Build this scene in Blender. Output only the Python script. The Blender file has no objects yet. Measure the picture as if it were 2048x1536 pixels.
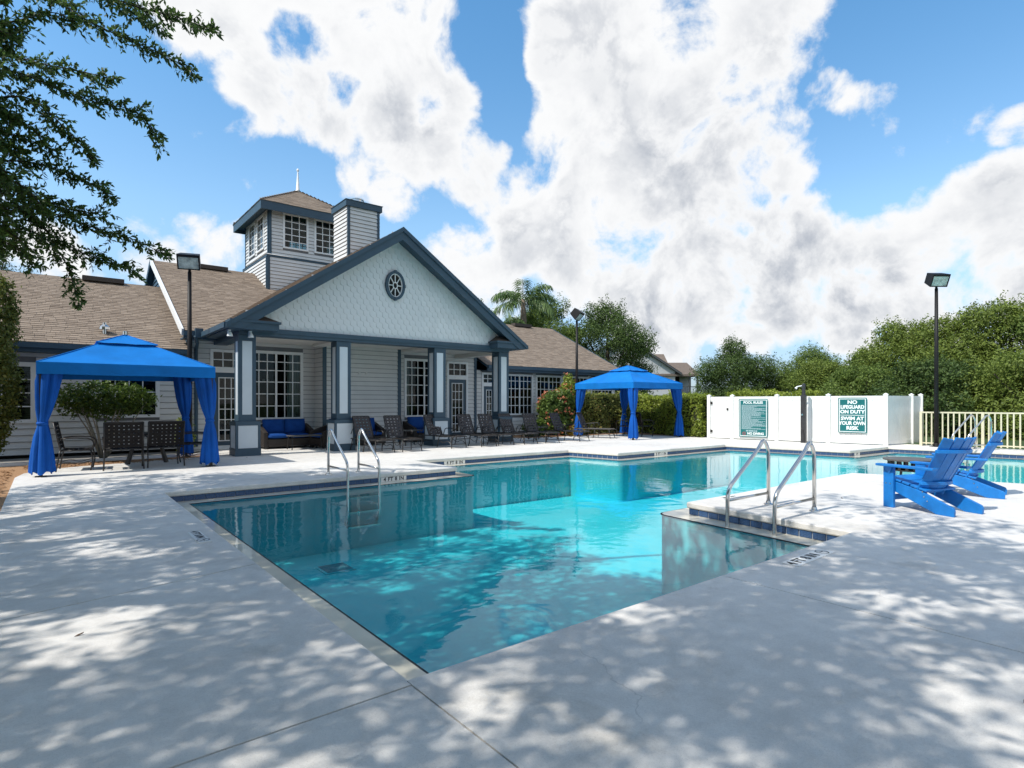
import bpy, bmesh, math, random
import numpy as np
from mathutils import Vector, Matrix
from mathutils.geometry import tessellate_polygon

random.seed(7)
rng = np.random.default_rng(11)
R = math.radians
S = bpy.context.scene
C = S.collection

# ------------------------------------------------------------------ camera
cam_d = bpy.data.cameras.new('camera')
cam = bpy.data.objects.new('camera', cam_d)
C.objects.link(cam)
cam.location = (0, 0, 1.4)
cam.rotation_euler = (R(90), 0, R(51.36 - 90))
cam_d.sensor_width = 36
cam_d.lens = 1163 / 2048 * 36
cam_d.shift_y = (804.8 - 768) / 2048
cam_d.clip_start = 0.05
cam_d.clip_end = 2000
S.camera = cam

# ------------------------------------------------------------------ view, sun
S.view_settings.view_transform = 'Standard'
S.view_settings.look = 'None'
S.view_settings.gamma = 1
S.view_settings.use_curve_mapping = False
S.view_settings.exposure = 0.55

SUN = Vector((-0.80, 0.06, 1.0)).normalized()
sun_d = bpy.data.lights.new('sun', 'SUN')
sun_d.energy = 3.3
sun_d.angle = R(0.55)
sun_d.color = (1.0, 0.95, 0.87)
sun = bpy.data.objects.new('sun', sun_d)
sun.rotation_euler = SUN.to_track_quat('Z', 'Y').to_euler()
sun.location = (-20, 5, 30)
C.objects.link(sun)
SUN_EL = math.asin(SUN.z)
SUN_ROT = math.atan2(SUN.x, SUN.y)

# ------------------------------------------------------------------ world: clear sky with broken cumulus
W = bpy.data.worlds.new('World')
S.world = W
W.use_nodes = True
nt = W.node_tree
nt.nodes.clear()


def N(t, kind, **kw):
    n = t.nodes.new(kind)
    for k, v in kw.items():
        if k.startswith('i_'):
            n.inputs[int(k[2:])].default_value = v
        else:
            setattr(n, k, v)
    return n


def mathn(t, op, a, b=None, c=None, clamp=False):
    n = t.nodes.new('ShaderNodeMath')
    n.operation = op
    n.use_clamp = clamp
    for i, v in enumerate((a, b, c)):
        if v is None:
            continue
        if isinstance(v, (int, float)):
            n.inputs[i].default_value = v
        else:
            t.links.new(v, n.inputs[i])
    return n.outputs[0]


def smooth(t, x, lo, hi, a=0.0, b=1.0):
    n = t.nodes.new('ShaderNodeMapRange')
    n.interpolation_type = 'SMOOTHSTEP'
    t.links.new(x, n.inputs[0])
    n.inputs[1].default_value = lo
    n.inputs[2].default_value = hi
    n.inputs[3].default_value = a
    n.inputs[4].default_value = b
    return n.outputs[0]


def az_el(px, py):
    """world direction of a cloud, as measured on the photograph's rays"""
    a = R(51.36)
    l, d, z = (px - 1024) / 1163, 1.0, (804.8 - py) / 1163
    return Vector((l * math.sin(a) + d * math.cos(a), -l * math.cos(a) + d * math.sin(a), z)).normalized()


sky = N(nt, 'ShaderNodeTexSky', sky_type='NISHITA')
sky.sun_disc = False
sky.sun_elevation = SUN_EL
sky.sun_rotation = SUN_ROT
sky.altitude = 0
sky.air_density = 1.0
sky.dust_density = 0.5
sky.ozone_density = 1.4
tc = N(nt, 'ShaderNodeTexCoord')
DIR = tc.outputs['Generated']


def noise(t, vec, scale, detail, rough=0.55, off=None, dist=0.0):
    n = t.nodes.new('ShaderNodeTexNoise')
    n.inputs['Scale'].default_value = scale
    n.inputs['Detail'].default_value = detail
    n.inputs['Roughness'].default_value = rough
    n.inputs['Distortion'].default_value = dist
    if off is not None:
        m = t.nodes.new('ShaderNodeMapping')
        m.inputs['Location'].default_value = off
        t.links.new(vec, m.inputs[0])
        vec = m.outputs[0]
    t.links.new(vec, n.inputs['Vector'])
    return n.outputs['Fac']


def blob_sum(blobs):
    """soft union of round cloud masses: each is a direction and an angular radius (in photo pixels at the centre)"""
    acc = None
    for (px, py, r, k) in blobs:
        v = az_el(px, py)
        ang = r / 1163 / (1 + ((px - 1024) / 1163) ** 2) ** 0.5
        n = nt.nodes.new('ShaderNodeVectorMath')
        n.operation = 'DOT_PRODUCT'
        nt.links.new(DIRW, n.inputs[0])
        n.inputs[1].default_value = v
        s = smooth(nt, n.outputs['Value'], math.cos(ang * 1.45), math.cos(ang * 0.25), 0.0, k)
        acc = s if acc is None else mathn(nt, 'MAXIMUM', acc, s)
    return acc


# directions warped by a slow noise so that the masses lose their round outline
wn = nt.nodes.new('ShaderNodeTexNoise')
wn.inputs['Scale'].default_value = 5.0
wn.inputs['Detail'].default_value = 4
nt.links.new(DIR, wn.inputs['Vector'])
ws = N(nt, 'ShaderNodeVectorMath', operation='SUBTRACT')
nt.links.new(wn.outputs['Color'], ws.inputs[0])
ws.inputs[1].default_value = (0.5, 0.5, 0.5)
wsc = N(nt, 'ShaderNodeVectorMath', operation='SCALE')
nt.links.new(ws.outputs[0], wsc.inputs[0])
wsc.inputs['Scale'].default_value = 0.15
wa = N(nt, 'ShaderNodeVectorMath', operation='ADD')
nt.links.new(DIR, wa.inputs[0])
nt.links.new(wsc.outputs[0], wa.inputs[1])
wno = N(nt, 'ShaderNodeVectorMath', operation='NORMALIZE')
nt.links.new(wa.outputs[0], wno.inputs[0])
DIRW = wno.outputs[0]

CLOUDS = [(450, 50, 90, 1), (540, 60, 110, 1), (640, 190, 110, 1), (730, 60, 130, 1), (790, 170, 130, 1), (560, 160, 90, .9), (690, 240, 70, .75),
          (870, 250, 85, .9), (940, 320, 70, .85), (1000, 390, 50, .8), (700, 320, 42, .6), (690, 370, 40, .55), (960, 190, 60, .5),
          (1150, 110, 90, 1), (1250, 60, 130, 1), (1390, 60, 150, 1), (1500, 60, 110, 1), (1130, 260, 90, 1), (1290, 240, 160, 1), (1410, 190, 130, 1),
          (1090, 440, 110, 1), (1210, 400, 140, 1), (1380, 400, 150, 1), (1500, 340, 110, 1), (1570, 330, 70, .9), (1230, 540, 130, 1),
          (1430, 560, 125, 1), (1590, 470, 100, 1), (1590, 590, 105, .95), (1780, 470, 100, 1), (1930, 440, 90, 1), (2030, 400, 80, 1),
          (1860, 580, 110, .85), (2060, 500, 110, 1), (1720, 580, 70, .8), (960, 500, 80, .85), (880, 510, 60, .65), (1010, 590, 70, .7),
          (1680, 180, 60, .62), (1770, 190, 45, .55), (2040, 270, 40, .65), (280, 435, 42, .58), (380, 452, 36, .5), (330, 520, 60, .62), (120, 540, 90, .8),
          (1480, 700, 60, .75), (1340, 680, 55, .7), (1660, 680, 55, .75), (1260, 640, 60, .7), (1880, 670, 60, .75), (2060, 640, 60, .8), (430, 520, 50, .55), (770, 400, 40, .45)]
HOLES = [(620, 85, 45, .62), (655, 110, 30, .5), (690, 165, 28, .45), (1015, 215, 55, .6), (950, 95, 60, .8), (1630, 270, 40, .4)]
DARK = [(1280, 300, 110, .35), (1420, 420, 120, .6), (640, 230, 80, .4), (950, 340, 60, .35), (1760, 500, 80, .4), (1980, 500, 110, .35), (1480, 260, 80, .5), (1400, 330, 130, .75), (1330, 560, 120, .6), (1570, 560, 130, 1), (1480, 470, 110, .8), (1730, 560, 100, .8), (1880, 520, 80, .45),
        (1640, 640, 110, .9), (1560, 120, 90, .45), (830, 240, 90, .35), (1100, 560, 90, .5), (2000, 600, 90, .5)]
cov = blob_sum(CLOUDS)
holes = blob_sum(HOLES)
dark = blob_sum(DARK)
# the rest of the dome: the same kind of broken cloud cover
behind = N(nt, 'ShaderNodeVectorMath', operation='DOT_PRODUCT')
nt.links.new(DIR, behind.inputs[0])
behind.inputs[1].default_value = (math.cos(R(51.36)), math.sin(R(51.36)), 0.15)
bmask = smooth(nt, behind.outputs['Value'], 0.55, 0.35)
bn = smooth(nt, noise(nt, DIR, 2.2, 3), 0.44, 0.58, 0, .95)
cov = mathn(nt, 'MAXIMUM', cov, mathn(nt, 'MULTIPLY', bn, bmask))
cov = mathn(nt, 'SUBTRACT', cov, mathn(nt, 'MULTIPLY', holes, 0.8))
f1 = noise(nt, DIR, 7.5, 9, 0.62, None, 0.25)
SUNOFF = (-0.030 * SUN.x, -0.030 * SUN.y, -0.040)
f2 = noise(nt, DIR, 7.5, 5, 0.58, SUNOFF, 0.25)
f3 = noise(nt, DIR, 24, 6, 0.6)
f4 = noise(nt, DIR, 24, 4, 0.55, (-0.010 * SUN.x, -0.010 * SUN.y, -0.014))
dens = mathn(nt, 'ADD', mathn(nt, 'MULTIPLY', cov, 0.68), mathn(nt, 'MULTIPLY', mathn(nt, 'SUBTRACT', f1, 0.5), 1.95))
dens = mathn(nt, 'ADD', dens, mathn(nt, 'MULTIPLY', mathn(nt, 'SUBTRACT', f3, 0.5), 0.40))
alpha = smooth(nt, dens, 0.22, 0.56)
alpha = mathn(nt, 'POWER', alpha, 0.85)
# relief: compare the density here with the density a little towards the sun
relief = mathn(nt, 'ADD', mathn(nt, 'SUBTRACT', f1, f2), mathn(nt, 'MULTIPLY', mathn(nt, 'SUBTRACT', f3, f4), 0.45))
lit = smooth(nt, relief, -0.06, 0.09)
thick = smooth(nt, dens, 0.45, 1.0)
shade = mathn(nt, 'ADD', mathn(nt, 'MULTIPLY', dark, 0.80), mathn(nt, 'MULTIPLY', mathn(nt, 'MULTIPLY', mathn(nt, 'SUBTRACT', 1.0, lit), thick), 0.38))
shade = mathn(nt, 'ADD', shade, mathn(nt, 'MULTIPLY', thick, 0.16))
shade = mathn(nt, 'MULTIPLY', shade, smooth(nt, dens, 0.42, 0.95, 0.0, 1.0), None, True)
cc = N(nt, 'ShaderNodeMixRGB', blend_type='MIX')
cc.inputs[1].default_value = (4.45, 4.48, 4.52, 1)
cc.inputs[2].default_value = (1.9, 2.1, 2.45, 1)
nt.links.new(shade, cc.inputs[0])
skm = N(nt, 'ShaderNodeMixRGB', blend_type='MULTIPLY')
skm.inputs[0].default_value = 1
sep = N(nt, 'ShaderNodeSeparateXYZ')
nt.links.new(DIR, sep.inputs[0])
tint = N(nt, 'ShaderNodeMixRGB', blend_type='MIX')
nt.links.new(smooth(nt, sep.outputs[2], 0.05, 0.62), tint.inputs[0])
tint.inputs[1].default_value = (1.05, 1.07, 1.0, 1)
tint.inputs[2].default_value = (0.58, 0.98, 1.10, 1)
low = N(nt, 'ShaderNodeMixRGB', blend_type='MIX')
low.inputs[1].default_value = (0.37, 0.44, 0.66, 1)
low.inputs[2].default_value = (1, 1, 1, 1)
nt.links.new(smooth(nt, sep.outputs[2], 0.0, 0.30), low.inputs[0])
tl = N(nt, 'ShaderNodeMixRGB', blend_type='MULTIPLY')
tl.inputs[0].default_value = 1
nt.links.new(tint.outputs[0], tl.inputs[1])
nt.links.new(low.outputs[0], tl.inputs[2])
nt.links.new(tl.outputs[0], skm.inputs[2])
nt.links.new(sky.outputs[0], skm.inputs[1])
mixc = N(nt, 'ShaderNodeMixRGB', blend_type='MIX')
nt.links.new(alpha, mixc.inputs[0])
nt.links.new(skm.outputs[0], mixc.inputs[1])
nt.links.new(cc.outputs[0], mixc.inputs[2])
bg = N(nt, 'ShaderNodeBackground')
nt.links.new(mixc.outputs[0], bg.inputs[0])
bg.inputs[1].default_value = 0.15
wo = N(nt, 'ShaderNodeOutputWorld')
nt.links.new(bg.outputs[0], wo.inputs[0])
W.cycles.sampling_method = 'MANUAL'
W.cycles.sample_map_resolution = 1024

S.cycles.max_bounces = 10
S.cycles.transparent_max_bounces = 24
S.cycles.caustics_reflective = False
S.cycles.caustics_refractive = False
S.cycles.sample_clamp_indirect = 6
S.cycles.use_denoising = True

# ------------------------------------------------------------------ materials
def mat(name, rgb, rough=0.6, metal=0.0, var=0.12, scale=3.0, bump=0.0, bscale=40.0, spec=0.4, rnd=0.0, trans=0.0, var2=None, coat=0.0):
    """procedural painted / woven / mineral surface: base colour with noise mottling, optional per-piece variation and fine relief"""
    m = bpy.data.materials.new(name)
    m.use_nodes = True
    t = m.node_tree
    b = t.nodes['Principled BSDF']
    b.inputs['Roughness'].default_value = rough
    b.inputs['Metallic'].default_value = metal
    b.inputs['Specular IOR Level'].default_value = spec
    b.inputs['Coat Weight'].default_value = coat
    co = t.nodes.new('ShaderNodeTexCoord').outputs['Object']
    fac = noise(t, co, scale, 6, 0.6)
    if rnd:
        g = t.nodes.new('ShaderNodeNewGeometry')
        fac = mathn(t, 'ADD', mathn(t, 'MULTIPLY', fac, 1 - rnd), mathn(t, 'MULTIPLY', g.outputs['Random Per Island'], rnd))
    rp = t.nodes.new('ShaderNodeValToRGB')
    e = rp.color_ramp.elements
    e[0].position, e[1].position = 0.28 if not rnd else 0.1, 0.72 if not rnd else 0.9
    lo = [max(0, c * (1 - var)) for c in rgb]
    hi = [min(1, c * (1 + var)) for c in rgb]
    if var2:
        lo, hi = rgb, var2
    e[0].color = (*lo, 1)
    e[1].color = (*hi, 1)
    t.links.new(fac, rp.inputs[0])
    t.links.new(rp.outputs[0], b.inputs['Base Color'])
    if bump:
        bm = t.nodes.new('ShaderNodeBump')
        bm.inputs['Strength'].default_value = bump
        bm.inputs['Distance'].default_value = 0.01
        t.links.new(noise(t, co, bscale, 4), bm.inputs['Height'])
        t.links.new(bm.outputs[0], b.inputs['Normal'])
    if trans:
        tr = t.nodes.new('ShaderNodeBsdfTranslucent')
        t.links.new(rp.outputs[0], tr.inputs[0])
        mx = t.nodes.new('ShaderNodeMixShader')
        mx.inputs[0].default_value = trans
        t.links.new(b.outputs[0], mx.inputs[1])
        t.links.new(tr.outputs[0], mx.inputs[2])
        t.links.new(mx.outputs[0], t.nodes['Material Output'].inputs[0])
    return m


def glass_mat(name, tint=(0.8, 0.85, 0.85), ior=1.6):
    m = bpy.data.materials.new(name)
    m.use_nodes = True
    t = m.node_tree
    t.nodes.remove(t.nodes['Principled BSDF'])
    tr = t.nodes.new('ShaderNodeBsdfTransparent')
    tr.inputs[0].default_value = (*tint, 1)
    gl = t.nodes.new('ShaderNodeBsdfGlossy')
    gl.inputs['Roughness'].default_value = 0.015
    lw = t.nodes.new('ShaderNodeLayerWeight')
    lw.inputs[0].default_value = 0.5
    fr = mathn(t, 'ADD', mathn(t, 'MULTIPLY', mathn(t, 'POWER', lw.outputs['Facing'], 5.0), 0.8), 0.022)
    co = t.nodes.new('ShaderNodeTexCoord').outputs['Object']
    bm = t.nodes.new('ShaderNodeBump')
    bm.inputs['Strength'].default_value = 0.04
    bm.inputs['Distance'].default_value = 0.006
    t.links.new(noise(t, co, 2.5, 2), bm.inputs['Height'])
    t.links.new(bm.outputs[0], gl.inputs['Normal'])
    mx = t.nodes.new('ShaderNodeMixShader')
    t.links.new(fr, mx.inputs[0])
    t.links.new(tr.outputs[0], mx.inputs[1])
    t.links.new(gl.outputs[0], mx.inputs[2])
    t.links.new(mx.outputs[0], t.nodes['Material Output'].inputs[0])
    return m


def water_mats():
    out = []
    for top in (True, False):
        m = bpy.data.materials.new('pool water' if top else 'pool water side')
        m.use_nodes = True
        t = m.node_tree
        t.nodes.remove(t.nodes['Principled BSDF'])
        o = t.nodes['Material Output']
        tr = t.nodes.new('ShaderNodeBsdfTransparent')
        va = t.nodes.new('ShaderNodeVolumeAbsorption')
        va.inputs['Color'].default_value = (0.0, 0.885, 0.925, 1)
        va.inputs['Density'].default_value = 0.19
        t.links.new(va.outputs[0], o.inputs['Volume'])
        if not top:
            t.links.new(tr.outputs[0], o.inputs['Surface'])
        else:
            tr.inputs[0].default_value = (0.93, 0.98, 0.985, 1)
            gl = t.nodes.new('ShaderNodeBsdfGlossy')
            gl.inputs['Roughness'].default_value = 0.01
            co = t.nodes.new('ShaderNodeTexCoord').outputs['Object']
            mp = t.nodes.new('ShaderNodeMapping')
            mp.inputs['Scale'].default_value = (1, 1, 1)
            t.links.new(co, mp.inputs[0])
            # calm near the house corner, lightly ruffled towards the far right
            big = smooth(t, noise(t, mp.outputs[0], 0.16, 2), 0.42, 0.62, 0.18, 1.0)
            hgt = mathn(t, 'ADD', mathn(t, 'MULTIPLY', noise(t, mp.outputs[0], 1.6, 3, 0.5, None, 0.6), 0.014),
                        mathn(t, 'MULTIPLY', mathn(t, 'MULTIPLY', noise(t, mp.outputs[0], 9, 3, 0.5, None, 0.4), 0.0022), big))
            bm = t.nodes.new('ShaderNodeBump')
            bm.inputs['Strength'].default_value = 0.5
            bm.inputs['Distance'].default_value = 1.0
            t.links.new(hgt, bm.inputs['Height'])
            t.links.new(bm.outputs[0], gl.inputs['Normal'])
            fr = t.nodes.new('ShaderNodeFresnel')
            fr.inputs[0].default_value = 1.33
            t.links.new(bm.outputs[0], fr.inputs['Normal'])
            mx = t.nodes.new('ShaderNodeMixShader')
            t.links.new(fr.outputs[0], mx.inputs[0])
            t.links.new(tr.outputs[0], mx.inputs[1])
            t.links.new(gl.outputs[0], mx.inputs[2])
            t.links.new(mx.outputs[0], o.inputs['Surface'])
        out.append(m)
    return out


def leaf_mat(name, lo, hi, trans=0.35, rough=0.5, third=None):
    m = bpy.data.materials.new(name)
    m.use_nodes = True
    t = m.node_tree
    b = t.nodes['Principled BSDF']
    b.inputs['Roughness'].default_value = rough
    b.inputs['Specular IOR Level'].default_value = 0.35
    g = t.nodes.new('ShaderNodeNewGeometry')
    co = t.nodes.new('ShaderNodeTexCoord').outputs['Object']
    fac = mathn(t, 'ADD', mathn(t, 'MULTIPLY', g.outputs['Random Per Island'], 0.6), mathn(t, 'MULTIPLY', noise(t, co, 0.9, 3), 0.5))
    rp = t.nodes.new('ShaderNodeValToRGB')
    e = rp.color_ramp.elements
    e[0].position, e[1].position = 0.12, 0.95
    e[0].color = (*lo, 1)
    e[1].color = (*hi, 1)
    if third:
        x = e.new(0.86)
        x.color = (*hi, 1)
        e[2].color = (*third, 1)
        e[1].position = 0.74
    t.links.new(fac, rp.inputs[0])
    t.links.new(rp.outputs[0], b.inputs['Base Color'])
    tr = t.nodes.new('ShaderNodeBsdfTranslucent')
    t.links.new(rp.outputs[0], tr.inputs[0])
    mx = t.nodes.new('ShaderNodeMixShader')
    mx.inputs[0].default_value = trans
    t.links.new(b.outputs[0], mx.inputs[1])
    t.links.new(tr.outputs[0], mx.inputs[2])
    t.links.new(mx.outputs[0], t.nodes['Material Output'].inputs[0])
    return m


def deck_mat():
    m = bpy.data.materials.new('painted pool deck')
    m.use_nodes = True
    t = m.node_tree
    b = t.nodes['Principled BSDF']
    b.inputs['Roughness'].default_value = 0.62
    b.inputs['Specular IOR Level'].default_value = 0.35
    co = t.nodes.new('ShaderNodeTexCoord').outputs['Object']
    a = noise(t, co, 0.55, 5, 0.6)
    c = noise(t, co, 6, 6, 0.65, (3, 1, 0))
    d = noise(t, co, 70, 3, 0.6)
    fac = mathn(t, 'ADD', mathn(t, 'MULTIPLY', a, 0.45), mathn(t, 'ADD', mathn(t, 'MULTIPLY', c, 0.35), mathn(t, 'MULTIPLY', d, 0.2)))
    rp = t.nodes.new('ShaderNodeValToRGB')
    e = rp.color_ramp.elements
    e[0].position, e[1].position = 0.41, 0.58
    e[0].color = (0.60, 0.575, 0.54, 1)
    e[1].color = (0.745, 0.72, 0.68, 1)
    t.links.new(fac, rp.inputs[0])
    # a few old water stains and scuffs
    st = smooth(t, noise(t, co, 1.1, 9, 0.74, (9, 4, 0), 0.8), 0.52, 0.72, 0.0, 0.42)
    mx = t.nodes.new('ShaderNodeMixRGB')
    mx.blend_type = 'MULTIPLY'
    t.links.new(st, mx.inputs[0])
    t.links.new(rp.outputs[0], mx.inputs[1])
    mx.inputs[2].default_value = (0.62, 0.585, 0.52, 1)
    t.links.new(mx.outputs[0], b.inputs['Base Color'])
    pore = smooth(t, noise(t, co, 210, 2, 0.5), 0.60, 0.70, 1.0, 0.72)
    m2 = t.nodes.new('ShaderNodeMixRGB')
    m2.blend_type = 'MULTIPLY'
    m2.inputs[0].default_value = 1
    t.links.new(mx.outputs[0], m2.inputs[1])
    t.links.new(pore, m2.inputs[2])
    # hairline cracks in a few places
    vd = t.nodes.new('ShaderNodeTexVoronoi')
    vd.feature = 'DISTANCE_TO_EDGE'
    vd.inputs['Scale'].default_value = 0.42
    wv = t.nodes.new('ShaderNodeMixRGB')
    wv.blend_type = 'ADD'
    wv.inputs[0].default_value = 0.35
    wn_ = t.nodes.new('ShaderNodeTexNoise')
    wn_.inputs['Scale'].default_value = 2.6
    wn_.inputs['Detail'].default_value = 6
    t.links.new(co, wn_.inputs['Vector'])
    t.links.new(co, wv.inputs[1])
    t.links.new(wn_.outputs['Color'], wv.inputs[2])
    t.links.new(wv.outputs[0], vd.inputs['Vector'])
    crk = smooth(t, vd.outputs['Distance'], 0.0006, 0.0022, 1.0, 0.0)
    crk = mathn(t, 'MULTIPLY', crk, smooth(t, noise(t, co, 0.33, 3, 0.6, (5, 2, 0)), 0.54, 0.62, 0.0, 0.22))
    m3 = t.nodes.new('ShaderNodeMixRGB')
    m3.blend_type = 'MIX'
    t.links.new(crk, m3.inputs[0])
    t.links.new(m2.outputs[0], m3.inputs[1])
    m3.inputs[2].default_value = (0.16, 0.15, 0.14, 1)
    t.links.new(m3.outputs[0], b.inputs['Base Color'])
    bm = t.nodes.new('ShaderNodeBump')
    bm.inputs['Strength'].default_value = 0.5
    bm.inputs['Distance'].default_value = 0.004
    hh = mathn(t, 'ADD', noise(t, co, 130, 4, 0.6), mathn(t, 'MULTIPLY', noise(t, co, 16, 4), 1.3))
    t.links.new(hh, bm.inputs['Height'])
    t.links.new(bm.outputs[0], b.inputs['Normal'])
    return m


def ledge_mat():
    """wet white plaster lip: mineral base under a thin film of water"""
    m = mat('wet plaster ledge', (0.70, 0.655, 0.53), 0.5, var=0.12, scale=2.0, coat=1.0)
    b = m.node_tree.nodes['Principled BSDF']
    b.inputs['Coat Roughness'].default_value = 0.03
    b.inputs['Coat IOR'].default_value = 1.33
    return m


M = {}
M['deck'] = deck_mat()
M['ledge'] = ledge_mat()
M['plaster'] = mat('pool plaster', (0.16, 0.74, 0.80), 0.7, var=0.07, scale=1.2, bump=0.2, bscale=60)
M['tile'] = mat('blue mosaic tile', (0.008, 0.030, 0.088), 0.25, var=0.5, scale=70, rnd=0.0, spec=0.5, var2=(0.050, 0.115, 0.25))
M['grout'] = mat('grout', (0.30, 0.34, 0.40), 0.8)
M['lip_shadow'] = mat('painted lip shadow', (0.015, 0.02, 0.025), 0.7)  # dark strip along the waterline: shadow of the ledge lip put into the colour
M['crack'] = mat('dark joint', (0.04, 0.04, 0.04), 0.9)
M['lap_shade_sheathing'] = mat('dark sheathing', (0.16, 0.165, 0.175), 0.8)  # wall backing coloured dark so the board gaps read as lap shadow
M['siding'] = mat('grey vinyl siding', (0.61, 0.605, 0.59), 0.5, var=0.07, scale=1.5, bump=0.08, bscale=25)
M['scallop'] = mat('pale blue fish scale shingle', (0.68, 0.685, 0.685), 0.6, var=0.09, scale=2.0, bump=0.1, bscale=30)
M['slate'] = mat('slate blue trim paint', (0.036, 0.072, 0.105), 0.5, var=0.12, scale=2.5, bump=0.05)
M['panel'] = mat('pale blue panel paint', (0.56, 0.615, 0.65), 0.5, var=0.05, scale=2)
M['white'] = mat('white trim paint', (0.74, 0.745, 0.74), 0.45, var=0.05, scale=3)
M['ceiling'] = mat('porch ceiling stucco', (0.62, 0.60, 0.56), 0.85, var=0.06, scale=4, bump=0.3, bscale=50)
M['shingle'] = mat('brown roof shingle', (0.198, 0.154, 0.120), 0.9, rnd=0.62, scale=9, bump=0.5, bscale=140, spec=0.15, var2=(0.305, 0.242, 0.190))
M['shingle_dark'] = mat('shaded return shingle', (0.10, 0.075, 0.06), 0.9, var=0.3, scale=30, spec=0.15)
M['ridge_dark'] = mat('dark ridge vent', (0.06, 0.048, 0.04), 0.8)
M['glass'] = glass_mat('window glass', (0.62, 0.68, 0.67), 1.55)
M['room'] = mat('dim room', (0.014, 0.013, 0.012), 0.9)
M['curtain_white'] = mat('white curtain', (0.70, 0.69, 0.66), 0.8, trans=0.2)
M['blue'] = mat('blue canopy fabric', (0.002, 0.170, 0.55), 0.7, var=0.16, scale=1.6, trans=0.07, bump=0.55, bscale=5.5, spec=0.25)
M['blue_curtain'] = mat('blue curtain fabric', (0.001, 0.085, 0.40), 0.7, var=0.2, scale=2.0, trans=0.08, bump=0.5, bscale=8, spec=0.25)
M['blue_plastic'] = mat('blue lumber board', (0.003, 0.165, 0.51), 0.5, var=0.2, scale=7, bump=0.2, bscale=120, spec=0.5)
M['cushion'] = mat('blue cushion', (0.006, 0.055, 0.24), 0.8, var=0.15, scale=5, bump=0.2, bscale=200, spec=0.2)
M['teal_pillow'] = mat('patterned pillow', (0.02, 0.13, 0.24), 0.8, var=0.9, scale=9, var2=(0.22, 0.30, 0.27))
M['black_metal'] = mat('bronze black metal', (0.020, 0.018, 0.017), 0.42, var=0.2, scale=8, spec=0.5)
M['strap_black'] = mat('black vinyl strap', (0.014, 0.012, 0.012), 0.7, var=0.25, scale=12, spec=0.2)
M['strap'] = mat('dark brown vinyl strap', (0.040, 0.031, 0.029), 0.5, var=0.25, scale=12, spec=0.45)
M['wicker'] = mat('dark wicker', (0.028, 0.022, 0.019), 0.6, var=0.4, scale=60, bump=0.8, bscale=110)
M['steel'] = mat('stainless tube', (0.62, 0.60, 0.57), 0.19, 1.0, var=0.06, scale=8)
M['pole'] = mat('bronze lamp pole', (0.011, 0.010, 0.010), 0.5, var=0.3, scale=3, spec=0.25)
M['lens'] = mat('lamp lens', (0.50, 0.54, 0.48), 0.25, var=0.5, scale=7, spec=0.3)
M['vinyl'] = mat('white vinyl fence', (0.80, 0.80, 0.775), 0.45, var=0.06, scale=2.2)
M['cream'] = mat('cream picket paint', (0.66, 0.60, 0.43), 0.45, var=0.05, scale=3)
M['sign'] = mat('green sign face', (0.006, 0.13, 0.135), 0.4, var=0.08, scale=3)
M['sign_white'] = mat('white sign print', (0.76, 0.80, 0.80), 0.45, var=0.03)
M['sign_grey'] = mat('fine sign print', (0.36, 0.47, 0.50), 0.5, var=0.3, scale=60)
M['red'] = mat('red prohibition print', (0.42, 0.05, 0.06), 0.5)
M['black_print'] = mat('black print', (0.015, 0.015, 0.015), 0.6, var=0.3, scale=20)
M['marker'] = mat('white marker tile', (0.74, 0.74, 0.72), 0.35, var=0.06, scale=9)
M['post_wood'] = mat('dark shower post', (0.030, 0.030, 0.032), 0.5, var=0.3, scale=8, spec=0.5)
M['grey_stone'] = mat('dark table top', (0.10, 0.095, 0.09), 0.5, var=0.3, scale=20)
M['mulch'] = mat('orange bark mulch', (0.22, 0.115, 0.055), 0.95, var=0.6, scale=38, bump=1.0, bscale=60, var2=(0.50, 0.30, 0.16))
M['grass'] = mat('lawn', (0.045, 0.075, 0.02), 0.9, var=0.5, scale=12, bump=0.6, bscale=60)
M['walk'] = mat('grey walkway', (0.25, 0.24, 0.23), 0.85, var=0.15, scale=4)
M['bark'] = mat('grey bark', (0.085, 0.07, 0.055), 0.9, var=0.45, scale=9, bump=0.8, bscale=25)
M['palm_bark'] = mat('palm trunk', (0.20, 0.155, 0.115), 0.9, var=0.4, scale=7, bump=0.7, bscale=18)
M['pale_stem'] = mat('pale stem bark', (0.30, 0.27, 0.21), 0.9, var=0.35, scale=12)
M['apt_wall'] = mat('apartment siding', (0.47, 0.48, 0.49), 0.6, var=0.05)
M['apt_roof'] = mat('apartment roof', (0.155, 0.125, 0.105), 0.9, var=0.15, scale=3, spec=0.1)
M['apt_dark'] = mat('apartment dark trim', (0.06, 0.065, 0.07), 0.6)
M['oak'] = leaf_mat('oak leaf', (0.018, 0.046, 0.012), (0.125, 0.205, 0.045), 0.45)
M['far_dark'] = leaf_mat('evergreen leaf', (0.018, 0.042, 0.012), (0.135, 0.205, 0.05), 0.32, 0.6)
M['far_mid'] = leaf_mat('mid green leaf', (0.034, 0.070, 0.014), (0.25, 0.34, 0.075), 0.40, 0.6)
M['far_olive'] = leaf_mat('olive green leaf', (0.050, 0.080, 0.013), (0.29, 0.37, 0.075), 0.40, 0.6)
M['hedge'] = leaf_mat('hedge leaf', (0.10, 0.16, 0.02), (0.46, 0.53, 0.09), 0.45, 0.4)
M['hedge_brown'] = leaf_mat('mixed hedge leaf', (0.095, 0.13, 0.03), (0.42, 0.45, 0.13), 0.45, 0.42, (0.50, 0.28, 0.10))
M['flower_bush'] = leaf_mat('flowering shrub leaf', (0.035, 0.080, 0.018), (0.20, 0.28, 0.06), 0.35, 0.42)
M['flower'] = leaf_mat('salmon blossom', (0.55, 0.14, 0.07), (0.80, 0.34, 0.20), 0.3)
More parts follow.
